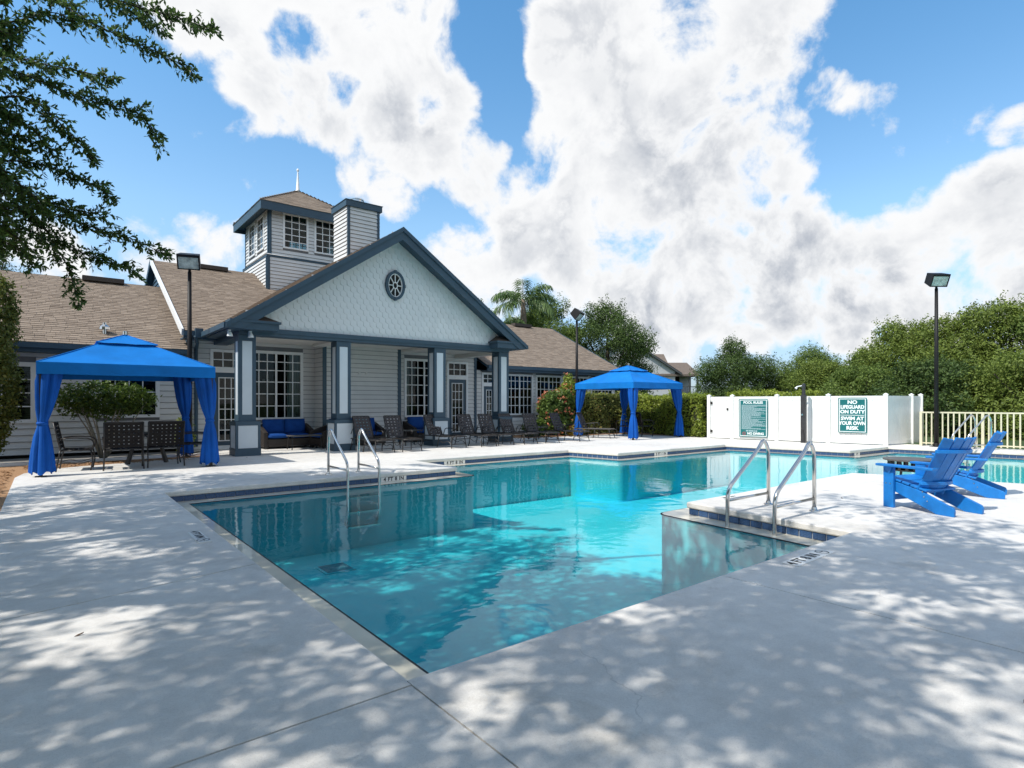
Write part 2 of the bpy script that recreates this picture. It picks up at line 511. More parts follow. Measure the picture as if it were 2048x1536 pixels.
M['yellow_leaf'] = leaf_mat('yellow croton leaf', (0.32, 0.22, 0.03), (0.62, 0.48, 0.10), 0.35)
M['shrub'] = leaf_mat('dark shrub leaf', (0.022, 0.055, 0.010), (0.16, 0.23, 0.035), 0.38, 0.42)
M['conifer'] = leaf_mat('column hedge leaf', (0.035, 0.058, 0.013), (0.20, 0.23, 0.045), 0.36, 0.5, (0.26, 0.20, 0.06))
M['palm'] = leaf_mat('palm leaflet', (0.035, 0.075, 0.022), (0.20, 0.29, 0.095), 0.32, 0.45)
M['hedge_core'] = mat('hedge inside twigs', (0.022, 0.026, 0.010), 0.95, var=0.5, scale=20)
M['dry_leaf'] = mat('fallen leaf', (0.10, 0.06, 0.035), 0.8, var=0.5, scale=15)


# ------------------------------------------------------------------ building blocks
class MB:
    """collects simple shapes and links them as ONE mesh object"""

    def __init__(s):
        s.v, s.f, s.m = [], [], []

    def add(s, vs, fs, mi=0):
        o = len(s.v)
        s.v += [tuple(x) for x in vs]
        s.f += [tuple(i + o for i in f) for f in fs]
        s.m += [mi] * len(fs)
        return s

    def box(s, x0, x1, y0, y1, z0, z1, mi=0, mtx=None):
        vs = [Vector((x, y, z)) for z in (z0, z1) for y in (y0, y1) for x in (x0, x1)]
        if mtx is not None:
            vs = [mtx @ v for v in vs]
        return s.add(vs, [(0, 2, 3, 1), (4, 5, 7, 6), (0, 1, 5, 4), (2, 6, 7, 3), (0, 4, 6, 2), (1, 3, 7, 5)], mi)

    def beam(s, p, q, w, h, up=(0, 0, 1), mi=0):
        """rectangular bar from p to q, w across, h along up"""
        p, q, up = Vector(p), Vector(q), Vector(up)
        d = (q - p).normalized()
        a = d.cross(up).normalized() * (w / 2)
        b = a.cross(d).normalized() * (h / 2)
        vs = [p - a - b, p + a - b, p + a + b, p - a + b, q - a - b, q + a - b, q + a + b, q - a + b]
        return s.add(vs, [(0, 1, 2, 3), (7, 6, 5, 4), (0, 4, 5, 1), (1, 5, 6, 2), (2, 6, 7, 3), (3, 7, 4, 0)], mi)

    def tube(s, pts, rad, n=8, mi=0, caps=True):
        pts = [Vector(p) for p in pts]
        k = len(pts)
        rads = rad if isinstance(rad, (list, tuple)) else [rad] * k
        o = len(s.v)
        ref = None
        for i, p in enumerate(pts):
            d = (pts[min(i + 1, k - 1)] - pts[max(i - 1, 0)]).normalized()
            if ref is None:
                ref = d.orthogonal().normalized()
            ref = (ref - d * ref.dot(d))
            ref = ref.normalized() if ref.length > 1e-6 else d.orthogonal().normalized()
            b = d.cross(ref)
            for j in range(n):
                a = 2 * math.pi * j / n
                s.v.append(tuple(p + (ref * math.cos(a) + b * math.sin(a)) * rads[i]))
        for i in range(k - 1):
            for j in range(n):
                s.f.append((o + i * n + j, o + i * n + (j + 1) % n, o + (i + 1) * n + (j + 1) % n, o + (i + 1) * n + j))
                s.m.append(mi)
        if caps:
            s.f.append(tuple(o + j for j in reversed(range(n))))
            s.f.append(tuple(o + (k - 1) * n + j for j in range(n)))
            s.m += [mi, mi]
        return s

    def lathe(s, prof, n=16, c=(0, 0, 0), mi=0):
        """profile of (radius, z) turned round the vertical axis through c"""
        o = len(s.v)
        for r, z in prof:
            for j in range(n):
                a = 2 * math.pi * j / n
                s.v.append((c[0] + r * math.cos(a), c[1] + r * math.sin(a), c[2] + z))
        for i in range(len(prof) - 1):
            for j in range(n):
                s.f.append((o + i * n + j, o + i * n + (j + 1) % n, o + (i + 1) * n + (j + 1) % n, o + (i + 1) * n + j))
                s.m.append(mi)
        s.f.append(tuple(o + j for j in reversed(range(n))))
        s.f.append(tuple(o + (len(prof) - 1) * n + j for j in range(n)))
        s.m += [mi, mi]
        return s

    def prism(s, poly, z0, z1, mi=0):
        """vertical prism over a 2-D polygon (counter-clockwise, may be concave)"""
        n = len(poly)
        o = len(s.v)
        s.v += [(x, y, z0) for x, y in poly] + [(x, y, z1) for x, y in poly]
        tri = tessellate_polygon([[Vector((x, y, 0)) for x, y in poly]])
        for a, b, c in tri:
            nz = (Vector((*poly[b], 0)) - Vector((*poly[a], 0))).cross(Vector((*poly[c], 0)) - Vector((*poly[a], 0))).z
            if nz < 0:
                a, c = c, a
            s.f += [(o + n + a, o + n + b, o + n + c), (o + c, o + b, o + a)]
            s.m += [mi, mi]
        for i in range(n):
            j = (i + 1) % n
            s.f.append((o + i, o + j, o + n + j, o + n + i))
            s.m.append(mi)
        return s

    def mesh(s, name, mats, org=(0, 0, 0), shade=False):
        me = bpy.data.meshes.new(name)
        ox, oy, oz = org
        me.from_pydata([(x - ox, y - oy, z - oz) for x, y, z in s.v], [], s.f)
        for mm in (mats if isinstance(mats, (list, tuple)) else [mats]):
            me.materials.append(mm)
        if any(s.m):
            me.polygons.foreach_set('material_index', s.m)
        if shade:
            me.polygons.foreach_set('use_smooth', [True] * len(me.polygons))
        me.update()
        return me

    def build(s, name, mats, parent=None, world=True, shade=False, bevel=0.0):
        org = parent.get('_org', (0, 0, 0)) if (parent is not None and world) else (0, 0, 0)
        o = bpy.data.objects.new(name, s.mesh(name, mats, org, shade))
        C.objects.link(o)
        if parent is not None:
            o.parent = parent
            if '_org' in parent and world:
                o['_org'] = parent['_org']
        if bevel:
            b = o.modifiers.new('bevel', 'BEVEL')
            b.width = bevel
            b.segments = 2
            b.limit_method = 'ANGLE'
        return o


def tag(o, label=None, cat=None, group=None, kind=None):
    for k, v in (('label', label), ('category', cat), ('group', group), ('kind', kind)):
        if v:
            o[k] = v
    return o


def thing(name, label, cat, loc=(0, 0, 0), rz=0.0, group=None):
    o = bpy.data.objects.new(name, None)
    C.objects.link(o)
    o.empty_display_size = 0.2
    o.location = loc
    o.rotation_euler = (0, 0, rz)
    o['_org'] = tuple(loc) if rz == 0 else (0, 0, 0)
    return tag(o, label, cat, group)


def copy_tree(o, parent=None):
    c = o.copy()
    C.objects.link(c)
    if parent is not None:
        c.parent = parent
    for ch in [x for x in C.objects if x.parent == o]:
        copy_tree(ch, c)
    return c


def obj(name, me, parent=None, loc=None, kind=None):
    o = bpy.data.objects.new(name, me)
    C.objects.link(o)
    if parent is not None:
        o.parent = parent
    if loc is not None:
        o.location = loc
    if kind:
        o['kind'] = kind
    return o


def quads_mesh(name, P, mats, midx=None):
    """P: (n,4,3) array of leaf quads -> one mesh"""
    n = len(P)
    me = bpy.data.meshes.new(name)
    me.vertices.add(n * 4)
    me.vertices.foreach_set('co', P.reshape(-1).astype(np.float32))
    me.loops.add(n * 4)
    me.loops.foreach_set('vertex_index', np.arange(n * 4, dtype=np.int32))
    me.polygons.add(n)
    me.polygons.foreach_set('loop_start', np.arange(0, n * 4, 4, dtype=np.int32))
    me.polygons.foreach_set('loop_total', np.full(n, 4, dtype=np.int32))
    for mm in (mats if isinstance(mats, (list, tuple)) else [mats]):
        me.materials.append(mm)
    if midx is not None:
        me.polygons.foreach_set('material_index', midx.astype(np.int32))
    me.update(calc_edges=True)
    return me


def unit(a):
    return a / np.maximum(np.linalg.norm(a, axis=-1, keepdims=True), 1e-9)


def leaves(cen, L, Wd, outward=None, bias=0.6, droop=0.15, jitter=0.35):
    """diamond leaves at the centres cen: random lie, biased so that the blades face outward"""
    n = len(cen)
    nrm = unit(rng.normal(size=(n, 3)))
    if outward is not None:
        nrm = unit(nrm * (1 - bias) + outward * bias + np.array([0, 0, 0.25]))
    t = rng.normal(size=(n, 3))
    t[:, 2] -= droop * 2
    t = unit(t - nrm * np.sum(t * nrm, axis=1, keepdims=True))
    b = np.cross(nrm, t)
    l = (L * (1 + jitter * rng.uniform(-1, 1, n)))[:, None] / 2
    w = (Wd * (1 + jitter * rng.uniform(-1, 1, n)))[:, None] / 2
    fold = nrm * w * 0.35
    return np.stack([cen - t * l, cen + b * w + fold, cen + t * l, cen - b * w + fold], axis=1)


def lobes_points(lobes, n, shell=0.75, zmin=None):
    """points in the outer shell of a union of ellipsoids, with outward normals"""
    vol = np.array([(a * b * c) ** (2 / 3) for _, (a, b, c) in lobes])
    k = rng.choice(len(lobes), size=n, p=vol / vol.sum())
    cen = np.array([c for c, _ in lobes])[k]
    rad = np.array([r for _, r in lobes])[k]
    u = unit(rng.normal(size=(n, 3)))
    rr = 1 - (1 - shell) * rng.uniform(0, 1, n) ** 1.5
    p = cen + u * rad * rr[:, None]
    keep = np.ones(n, bool)
    for i, (c, r) in enumerate(lobes):
        q = np.linalg.norm((p - np.array(c)) / np.array(r), axis=1)
        keep &= ~((q < shell * 0.85) & (k != i))
    if zmin is not None:
        keep &= p[:, 2] > zmin
    return p[keep], unit(u / rad)[keep]


def clump(points, out, per, spread, L, Wd, bias=0.55, droop=0.15):
    n = len(points)
    c = np.repeat(points, per, axis=0) + rng.normal(size=(n * per, 3)) * spread
    return leaves(c, L, Wd, np.repeat(out, per, axis=0), bias, droop)


def text_mesh(s, size, bold=0.0, spacing=1.0):
    cu = bpy.data.curves.new('lettering', 'FONT')
    cu.body = s
    cu.size = size
    cu.offset = bold
    cu.align_x = 'CENTER'
    cu.align_y = 'CENTER'
    cu.space_character = spacing
    cu.extrude = 0.001
    o = bpy.data.objects.new('lettering', cu)
    C.objects.link(o)
    me = bpy.data.meshes.new_from_object(o)
    bpy.data.objects.remove(o)
    bpy.data.curves.remove(cu)
    return me


def lettering(s, size, m, parent, mtx, bold=0.0, spacing=1.0, name='lettering', sx=1.0):
    me = text_mesh(s, size, bold, spacing)
    me.transform(mtx @ Matrix.Diagonal((sx, 1, 1, 1)))
    me.materials.clear()
    me.materials.append(m)
    return obj(name, me, parent)


# ------------------------------------------------------------------ pool, deck and ground
POOL = [(1.41, 2.61), (6.83, 2.60), (7.05, 4.84), (12.5, 4.80), (13.0, 2.88), (14.6, -4), (22.4, -4), (21.32, 3.76),
        (20.85, 6.97), (18.29, 7.1), (17.69, 10.73), (12.35, 10.75), (12.04, 12.39), (6.92, 12.5), (6.92, 10.6), (1.41, 10.5)]


def offset(poly, d):
    """mitred inward offset of a counter-clockwise polygon"""
    out = []
    n = len(poly)
    for i in range(n):
        p, q, r = Vector(poly[i - 1]), Vector(poly[i]), Vector(poly[(i + 1) % n])
        a, b = (q - p).normalized(), (r - q).normalized()
        na, nb = Vector((-a.y, a.x)), Vector((-b.y, b.x))
        m = na + nb
        m = m * (d / (m.dot(na)))
        out.append((q.x + m.x, q.y + m.y))
    return out


def offset_round(poly, d, k=7):
    """like offset, but corners that jut into the pool are rounded (the same number of points at any d)"""
    out = []
    n = len(poly)
    mit = offset(poly, d)
    for i in range(n):
        p, q, r = Vector(poly[i - 1]), Vector(poly[i]), Vector(poly[(i + 1) % n])
        a, b = (q - p).normalized(), (r - q).normalized()
        if a.x * b.y - a.y * b.x > -0.3:
            out.append(mit[i])
            continue
        t0, t1 = math.atan2(a.x, -a.y), math.atan2(b.x, -b.y)
        while t1 > t0:
            t1 -= 2 * math.pi
        rr = min(0.17, max(0.0, d) * 0.8)
        c = Vector(offset(poly, d - rr)[i])
        for j in range(k):
            t = t0 + (t1 - t0) * j / (k - 1)
            w_ = rr if rr > 1e-4 else 1e-4
            out.append((c.x + w_ * math.cos(t), c.y + w_ * math.sin(t)))
    return out


def ring(mb, prof, mis):
    """surface swept round the pool: prof = (inward offset, z)"""
    rings = [[(x, y, z) for x, y in offset_round(POOL, d)] for d, z in prof]
    n = len(rings[0])
    for k in range(len(prof) - 1):
        vs = rings[k] + rings[k + 1]
        mb.add(vs, [(i, (i + 1) % n, n + (i + 1) % n, n + i) for i in range(n)], mis[k])


def tess(rings, z, flip=False):
    vs = [Vector((x, y, 0)) for r in rings for x, y in r]
    fs = []
    for a, b, c in tessellate_polygon([[Vector((x, y, 0)) for x, y in r] for r in rings]):
        nz = (vs[b] - vs[a]).cross(vs[c] - vs[a]).z
        if (nz < 0) != flip:
            a, c = c, a
        fs.append((a, b, c))
    return [(v.x, v.y, z) for v in vs], fs


WZ, LW = -0.18, 0.31
mb = MB()
sq = [(-600, -600), (600, -600), (600, 600), (-600, 600)]
mb.add(*tess([sq, offset(POOL, -0.4)[::-1]], -0.06))
tag(mb.build('ground', M['grass']), kind='structure')

SLABS = [
    [(-3, -9), (1.405, -9), (1.405, 2.553), (-3, 2.543)],
    [(-3, 2.557), (1.41, 2.567), (1.41, 5.322), (-3, 4.337)],
    [(-3, 4.353), (1.41, 5.338), (1.41, 10.187), (-0.47, 9.960), (-0.47, 8.4), (-0.75, 8.0), (-3, 7.8)],
    [(-0.47, 9.980), (1.41, 10.205), (1.41, 10.5), (3.28, 10.534), (3.10, 16.62), (0.6, 15.85), (0.0, 15.55), (-0.36, 14.95), (-0.47, 14.2)],
    [(3.288, 10.534), (6.92, 10.6), (6.92, 12.5), (12.04, 12.39), (12.35, 10.75), (17.69, 10.73), (18.29, 7.1), (20.85, 6.97),
     (21.32, 3.76), (22.4, -4), (22.4, -9), (27, -9), (24.0, 0), (22.6, 4), (22.6, 7.3), (21.5, 7.5), (20.9, 13.3), (20.5, 13.8), (19.9, 17.4),
     (15.2, 17.5), (14.3, 18.0), (14.0, 18.75), (13.5, 19.25), (3.3, 19.25), (3.3, 16.7), (3.108, 16.62)],
    [(1.415, -9), (4.261, -9), (4.261, 2.606), (1.415, 2.61)],
    [(4.27, -9), (14.7, -9), (14.6, -4), (13.0, 2.88), (12.5, 4.80), (7.05, 4.84), (6.83, 2.60), (4.27, 2.606)],
    [(14.706, -9), (22.394, -9), (22.394, -4.0), (14.606, -4.0)],
]
deck = None
for i, s in enumerate(SLABS):
    o = MB().prism(s, -0.08, 0.0).build('deck' if i == 0 else 'deck_slab', M['deck'], deck)
    if i == 0:
        deck = tag(o, kind='structure')
cp = MB()
ring(cp, [(0, 0), (0.012, -0.003), (0.022, -0.015), (0.022, -0.068), (0.012, -0.082), (-0.03, -0.086)], [0] * 5)
cp.build('coping', M['deck'], deck, shade=False)
# earth under the joints, seen as dark cracks
MB().add(*tess([[(-3, 4.2), (1.38, 5.2), (1.38, 5.45), (-3, 4.5)]], -0.03)).add(*tess([[(-.46, 9.9), (1.38, 10.1), (1.38, 10.3), (-.46, 10.05)]], -0.03)).box(-3, 1.3, 2.5, 2.6, -0.05, -0.03).box(1.38, 1.44, -9, 2.5, -0.05, -0.03).box(4.2, 4.33, -9, 2.5, -0.05, -0.03).build('joint_fill', M['crack'], deck)

basin = MB()
ring(basin, [(-0.012, -0.08), (-0.012, -0.174), (LW, -0.174), (LW + 0.002, -0.1765), (LW + 0.020, -0.1775), (LW + 0.020, -0.186), (LW + 0.004, -0.20), (LW + 0.004, -1.30)], [1, 0, 2, 2, 2, 3, 3])
basin.add(*tess([offset_round(POOL, LW + 0.004)], -1.30), 3)
basin = tag(basin.build('pool_basin', [M['ledge'], M['grout'], M['lip_shadow'], M['plaster']]), kind='structure')
# waterline tiles, one by one
tile_me = MB().box(-0.0725, 0.0725, 0, 0.012, -0.040, 0.040).mesh('tile', M['tile'])
rest = MB()
camv = Vector((0, 0))
for i in range(len(POOL)):
    p, q = Vector(offset(POOL, -0.012)[i]), Vector(offset(POOL, -0.012)[(i + 1) % len(POOL)])
    d = (q - p)
    L = d.length
    d.normalize()
    n = Vector((-d.y, d.x))
    vis = n.dot(camv - p) > 0 and i not in (5, 6)
    k = int(L / 0.152)
    for j in range(k):
        c = p + d * ((j + 0.5) * L / k)
        rz = math.atan2(d.y, d.x)
        if vis:
            o = obj('tile', tile_me, basin, (c.x, c.y, -0.130))
            o.rotation_euler = (0, 0, rz)
        else:
            rest.box(-0.0725, 0.0725, 0, 0.012, -0.040, 0.040, 0, Matrix.Translation((c.x, c.y, -0.130)) @ Matrix.Rotation(rz, 4, 'Z'))
o = rest.build('tile_run', M['tile'], basin)
o['kind'] = 'stuff'
wp = offset_round(POOL, LW + 0.002)
w = MB()
w.add(*tess([wp], WZ), 0)
w.add(*tess([wp], -1.36, True), 1)
n = len(wp)
w.add([(x, y, -1.36) for x, y in wp] + [(x, y, WZ) for x, y in wp], [(i, (i + 1) % n, n + (i + 1) % n, n + i) for i in range(n)], 1)
bmw = bmesh.new()
me = w.mesh('pool_water', water_mats())
bmw.from_mesh(me)
bmesh.ops.remove_doubles(bmw, verts=bmw.verts, dist=1e-5)
bmw.to_mesh(me)
bmw.free()
tag(obj('pool_water', me), kind='structure')
# main drain and a return fitting on the pool floor
dx, dy = DRAIN = (3.65, 9.15)
dr = thing('pool_drain', 'square drain grate on the pool floor under the water', 'drain', (dx, dy, -1.296))
MB().box(dx - .25, dx + .25, dy - .25, dy + .25, -1.2965, -1.28).build('cover', M['plaster'], dr)
g = MB()
for k in range(7):
    g.box(dx - .21, dx + .21, dy - .215 + k * 0.066, dy - .185 + k * 0.066, -1.2795, -1.272)
g.build('grate', M['grout'], dr)

# beds, walkway and border strip beside the house
tag(MB().add(*tess([[(-14, 8), (-0.8, 8), (-0.4, 8.4), (-0.4, 14), (0.4, 15.7), (3.4, 16.6), (3.4, 17.32), (-14, 16.4)]], -0.022)).build('mulch_bed', M['mulch']), kind='structure')
tag(MB().add(*tess([[(-14, 16.4), (3.4, 17.32), (3.4, 19.3), (-14, 19.3)]], -0.018)).build('walkway', M['walk']), kind='structure')
tag(MB().prism([(-14, 16.36), (3.34, 17.28), (3.34, 17.42), (-14, 16.52)], -0.06, 0.04).build('border_kerb', M['white']), kind='structure')
tag(MB().add(*tess([[(14.0, 18.4), (14.9, 17.3), (20.0, 17.2), (20.6, 13.6), (23.5, 13), (24, 22), (14, 19.4)]], 0.004)).build('mulch_bed', M['mulch']), kind='structure')

# ------------------------------------------------------------------ clubhouse
house = thing('clubhouse', 'grey clubhouse with columned porch, shingled gable and windowed cupola', 'clubhouse', (8.36, 19.2, 0))
YW = 19.2
FRONT = (Vector((1, 0, 0)), Vector((0, 1, 0)))
LEFT = (Vector((0, -1, 0)), Vector((1, 0, 0)))
RIGHT = (Vector((0, 1, 0)), Vector((-1, 0, 0)))


def frame_mtx(face, p0):
    u, inn = face
    return Matrix(((u.x, inn.x, 0, p0[0]), (u.y, inn.y, 0, p0[1]), (0, 0, 1, p0[2] if len(p0) > 2 else 0), (0, 0, 0, 1)))


def wall(name, face, p0, length, z0, z1, exposure, openings=(), sheath=True, corner=(), ubounds=None, wm='siding'):
    """one wall: dark sheathing with real openings, and lap boards over it (each course an object); its dark tone paints the lap shadow lines"""
    T = frame_mtx(face, p0)
    mb = MB()
    br = sorted({0, length} | {x for o in openings for x in o[:2]})
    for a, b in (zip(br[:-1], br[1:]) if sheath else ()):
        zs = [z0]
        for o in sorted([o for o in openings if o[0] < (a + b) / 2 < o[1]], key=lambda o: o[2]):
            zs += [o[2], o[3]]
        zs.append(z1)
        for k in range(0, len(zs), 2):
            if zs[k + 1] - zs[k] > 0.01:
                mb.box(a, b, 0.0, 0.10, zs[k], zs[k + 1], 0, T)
    for (a, b) in corner:
        mb.box(a, b, -0.042, 0.0, z0, z1, 1, T)
    if not sheath:
        (a, b), (c, d) = ubounds(z0), ubounds(z1 - 0.02)
        q = [(a, z0), (b, z0), (b, 3.6), (d, z1), (c, z1), (a, 3.6)]
        mb.add([T @ Vector((u, dd, z)) for dd in (0.0, 0.1) for u, z in q], [(0, 1, 2, 3, 4, 5), (11, 10, 9, 8, 7, 6)] + [(i, (i + 1) % 6, 6 + (i + 1) % 6, 6 + i) for i in range(6)])
    w = mb.build(name, [M['lap_shade_sheathing'], M['slate']], house)
    z = z0
    while z < z1 - 0.02:
        zt = min(z + exposure, z1)
        a, b = (0, length) if ubounds is None else ubounds((z + zt) / 2)
        segs = [(a, b)]
        for o in list(openings) + [(c[0], c[1], z0, z1) for c in corner]:
            if o[2] < zt - 0.02 and o[3] > z + 0.02:
                ns = []
                for s in segs:
                    if o[1] <= s[0] or o[0] >= s[1]:
                        ns.append(s)
                    else:
                        if o[0] > s[0]:
                            ns.append((s[0], o[0]))
                        if o[1] < s[1]:
                            ns.append((o[1], s[1]))
                segs = ns
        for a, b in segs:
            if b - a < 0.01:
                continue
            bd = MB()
            zl = z + 0.014  # added gap: dark backing shows through as a painted shadow line
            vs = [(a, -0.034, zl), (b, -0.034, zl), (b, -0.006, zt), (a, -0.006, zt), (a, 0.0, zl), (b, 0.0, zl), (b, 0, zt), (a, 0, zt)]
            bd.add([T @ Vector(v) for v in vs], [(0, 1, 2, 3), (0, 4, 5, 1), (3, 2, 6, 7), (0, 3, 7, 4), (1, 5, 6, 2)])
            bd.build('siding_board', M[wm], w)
        z = zt
    return w


def window(face, p0, u0, u1, z0, z1, cols, rows, casing=0.09, name='window', parent=None, sill=True, head=None, glassm='glass', fm='white'):
    """casing, sash and glazing bars in one mesh; every pane a child. cols: panes per sash, e.g. (3, 3); rows: relative heights from the bottom"""
    T = frame_mtx(face, p0)
    mb = MB()
    c = casing
    mb.box(u0, u1, -0.045, 0.02, z1 - c, z1, 0, T).box(u0, u1, -0.055, 0.02, z0, z0 + c * (0.8), 0, T)
    mb.box(u0, u0 + c, -0.042, 0.02, z0 + c * 0.8, z1 - c, 0, T).box(u1 - c, u1, -0.042, 0.02, z0 + c * 0.8, z1 - c, 0, T)
    a0, a1, b0, b1 = u0 + c, u1 - c, z0 + c * 0.8, z1 - c
    mul = 0.060
    bar = 0.028
    nsash = len(cols)
    sw = (a1 - a0 - mul * (nsash - 1)) / nsash
    H = (b1 - b0 - bar * (len(rows) - 1)) / sum(rows)
    panes = []
    for s in range(nsash):
        sx = a0 + s * (sw + mul)
        if s:
            mb.box(sx - mul, sx, -0.015, 0.03, b0, b1, 0, T)
        pw = (sw - bar * (cols[s] - 1)) / cols[s]
        for k in range(1, cols[s]):
            x = sx + k * (pw + bar) - bar
            mb.box(x, x + bar, 0.000, 0.030, b0, b1, 0, T)
        z = b0
        for i, r in enumerate(rows):
            zt = z + H * r
            if i < len(rows) - 1:
                x = sx
                for k in range(cols[s]):
                    mb.box(x, x + pw, 0.003, 0.027, zt, zt + bar, 0, T)
                    x += pw + bar
            for k in range(cols[s]):
                panes.append((sx + k * (pw + bar), pw, z, zt))
            z = zt + bar
    w = mb.build(name, M[fm], parent or house)
    for (x, pw, za, zb) in panes:
        MB().box(x, x + pw, 0.012, 0.018, za, zb, 0, T).build('pane', M[glassm], w)
    return w


def door(face, p0, u0, u1, z0, z1, zt0, zt1, cols=3, rows=6):
    """panelled glass door under a transom light"""
    T = frame_mtx(face, p0)
    c = 0.09
    mb = MB()
    mb.box(u0, u0 + c, -0.042, 0.02, z0, zt0, 1, T).box(u1 - c, u1, -0.042, 0.02, z0, zt0, 1, T)
    mb.box(u0, u1, -0.05, 0.02, z1, zt0, 1, T).box(u0, u1, -0.06, 0.02, 0, z0, 1, T)
    st = 0.135
    a0, a1 = u0 + c, u1 - c
    mb.box(a0, a0 + st, -0.012, 0.03, z0, z1, 0, T).box(a1 - st, a1, -0.012, 0.03, z0, z1, 0, T)
    mb.box(a0 + st, a1 - st, -0.012, 0.03, z1 - 0.14, z1, 0, T).box(a0 + st, a1 - st, -0.012, 0.03, z0, z0 + 0.13, 0, T)
    d = mb.build('door', [M['slate'], M['white']], house)
    g0, g1, h0, h1 = a0 + st, a1 - st, z0 + 0.13, z1 - 0.14
    fr = MB()
    k = 0.028
    fr.box(g0, g0 + k, -0.022, 0.02, h0, h1, 0, T).box(g1 - k, g1, -0.022, 0.02, h0, h1, 0, T)
    fr.box(g0 + k, g1 - k, -0.022, 0.02, h0, h0 + k, 0, T).box(g0 + k, g1 - k, -0.022, 0.02, h1 - k, h1, 0, T)
    g0, g1, h0, h1 = g0 + k, g1 - k, h0 + k, h1 - k
    bar = 0.024
    pw, ph = (g1 - g0 - bar * (cols - 1)) / cols, (h1 - h0 - bar * (rows - 1)) / rows
    for i in range(1, cols):
        fr.box(g0 + i * (pw + bar) - bar, g0 + i * (pw + bar), -0.008, 0.02, h0, h1, 0, T)
    for j in range(1, rows):
        for i in range(cols):
            fr.box(g0 + i * (pw + bar), g0 + i * (pw + bar) + pw, -0.006, 0.018, h0 + j * (ph + bar) - bar, h0 + j * (ph + bar), 0, T)
    fr.build('glazing_frame', M['white'], d)
    for j in range(rows):
        for i in range(cols):
            MB().box(g0 + i * (pw + bar), g0 + i * (pw + bar) + pw, 0.004, 0.010, h0 + j * (ph + bar), h0 + j * (ph + bar) + ph, 0, T).build('pane', M['glass'], d)
    MB().tube([T @ Vector((a1 - 0.06, -0.015, z0 + 0.95)), T @ Vector((a1 - 0.06, -0.07, z0 + 0.95)), T @ Vector((a1 - 0.15, -0.07, z0 + 0.95))], 0.012, 6).build('handle', M['steel'], d)
    window(face, p0, u0, u1, zt0, zt1, (3,), (1, 1), 0.085)
    return d


# front walls
LWIN = (4.86, 6.56, 0.85, 3.03)
RWIN = (10.26, 11.96, 0.85, 3.03)
LD, RD = (3.80, 4.80), (12.10, 13.08)
DZ = (0.10, 2.30, 2.40, 3.00)
o0 = 3.2
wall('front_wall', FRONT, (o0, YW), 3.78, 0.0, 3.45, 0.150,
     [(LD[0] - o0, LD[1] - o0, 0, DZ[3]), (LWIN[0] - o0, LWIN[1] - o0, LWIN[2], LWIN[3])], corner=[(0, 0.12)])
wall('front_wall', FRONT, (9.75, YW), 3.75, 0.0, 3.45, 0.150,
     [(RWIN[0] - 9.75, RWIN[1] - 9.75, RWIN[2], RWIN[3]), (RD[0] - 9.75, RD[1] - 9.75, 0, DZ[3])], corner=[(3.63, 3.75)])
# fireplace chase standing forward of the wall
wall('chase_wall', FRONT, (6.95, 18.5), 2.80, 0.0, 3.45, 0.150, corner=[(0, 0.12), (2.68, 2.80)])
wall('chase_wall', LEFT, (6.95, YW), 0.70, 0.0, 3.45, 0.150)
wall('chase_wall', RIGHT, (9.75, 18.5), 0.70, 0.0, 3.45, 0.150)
window(FRONT, (0, YW), *LWIN, (3, 3), (1.2, 1.2, 1.2, 1.15, .85, .8))
window(FRONT, (0, YW), *RWIN, (3, 3), (1.2, 1.2, 1.2, 1.15, .85, .8))
door(FRONT, (0, YW), *LD, *DZ)
door(FRONT, (0, YW), *RD, *DZ)
# left wing
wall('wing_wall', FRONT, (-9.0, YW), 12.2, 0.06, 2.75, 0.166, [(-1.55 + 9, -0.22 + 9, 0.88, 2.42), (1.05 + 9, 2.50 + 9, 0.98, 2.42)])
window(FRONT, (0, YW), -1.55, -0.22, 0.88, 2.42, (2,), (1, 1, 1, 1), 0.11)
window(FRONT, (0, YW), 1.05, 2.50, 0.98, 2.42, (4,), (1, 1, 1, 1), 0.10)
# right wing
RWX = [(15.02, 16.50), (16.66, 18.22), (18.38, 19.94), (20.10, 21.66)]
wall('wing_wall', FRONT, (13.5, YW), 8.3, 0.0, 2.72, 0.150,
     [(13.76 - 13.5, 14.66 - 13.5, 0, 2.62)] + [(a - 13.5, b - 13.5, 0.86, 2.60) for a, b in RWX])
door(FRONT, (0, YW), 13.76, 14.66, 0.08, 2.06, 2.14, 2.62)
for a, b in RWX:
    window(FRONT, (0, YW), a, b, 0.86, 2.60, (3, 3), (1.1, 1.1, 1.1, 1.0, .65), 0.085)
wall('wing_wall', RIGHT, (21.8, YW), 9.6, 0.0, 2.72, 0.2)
MB().add([(21.8, 19.0, 2.70), (21.8, 29.0, 2.70), (21.8, 24, 5.36), (21.7, 19.0, 2.70), (21.7, 29.0, 2.70), (21.7, 24, 5.36)], [(0, 1, 2), (5, 4, 3), (0, 3, 4, 1), (1, 4, 5, 2), (2, 5, 3, 0)]).build('gable_wall', M['siding'], house)
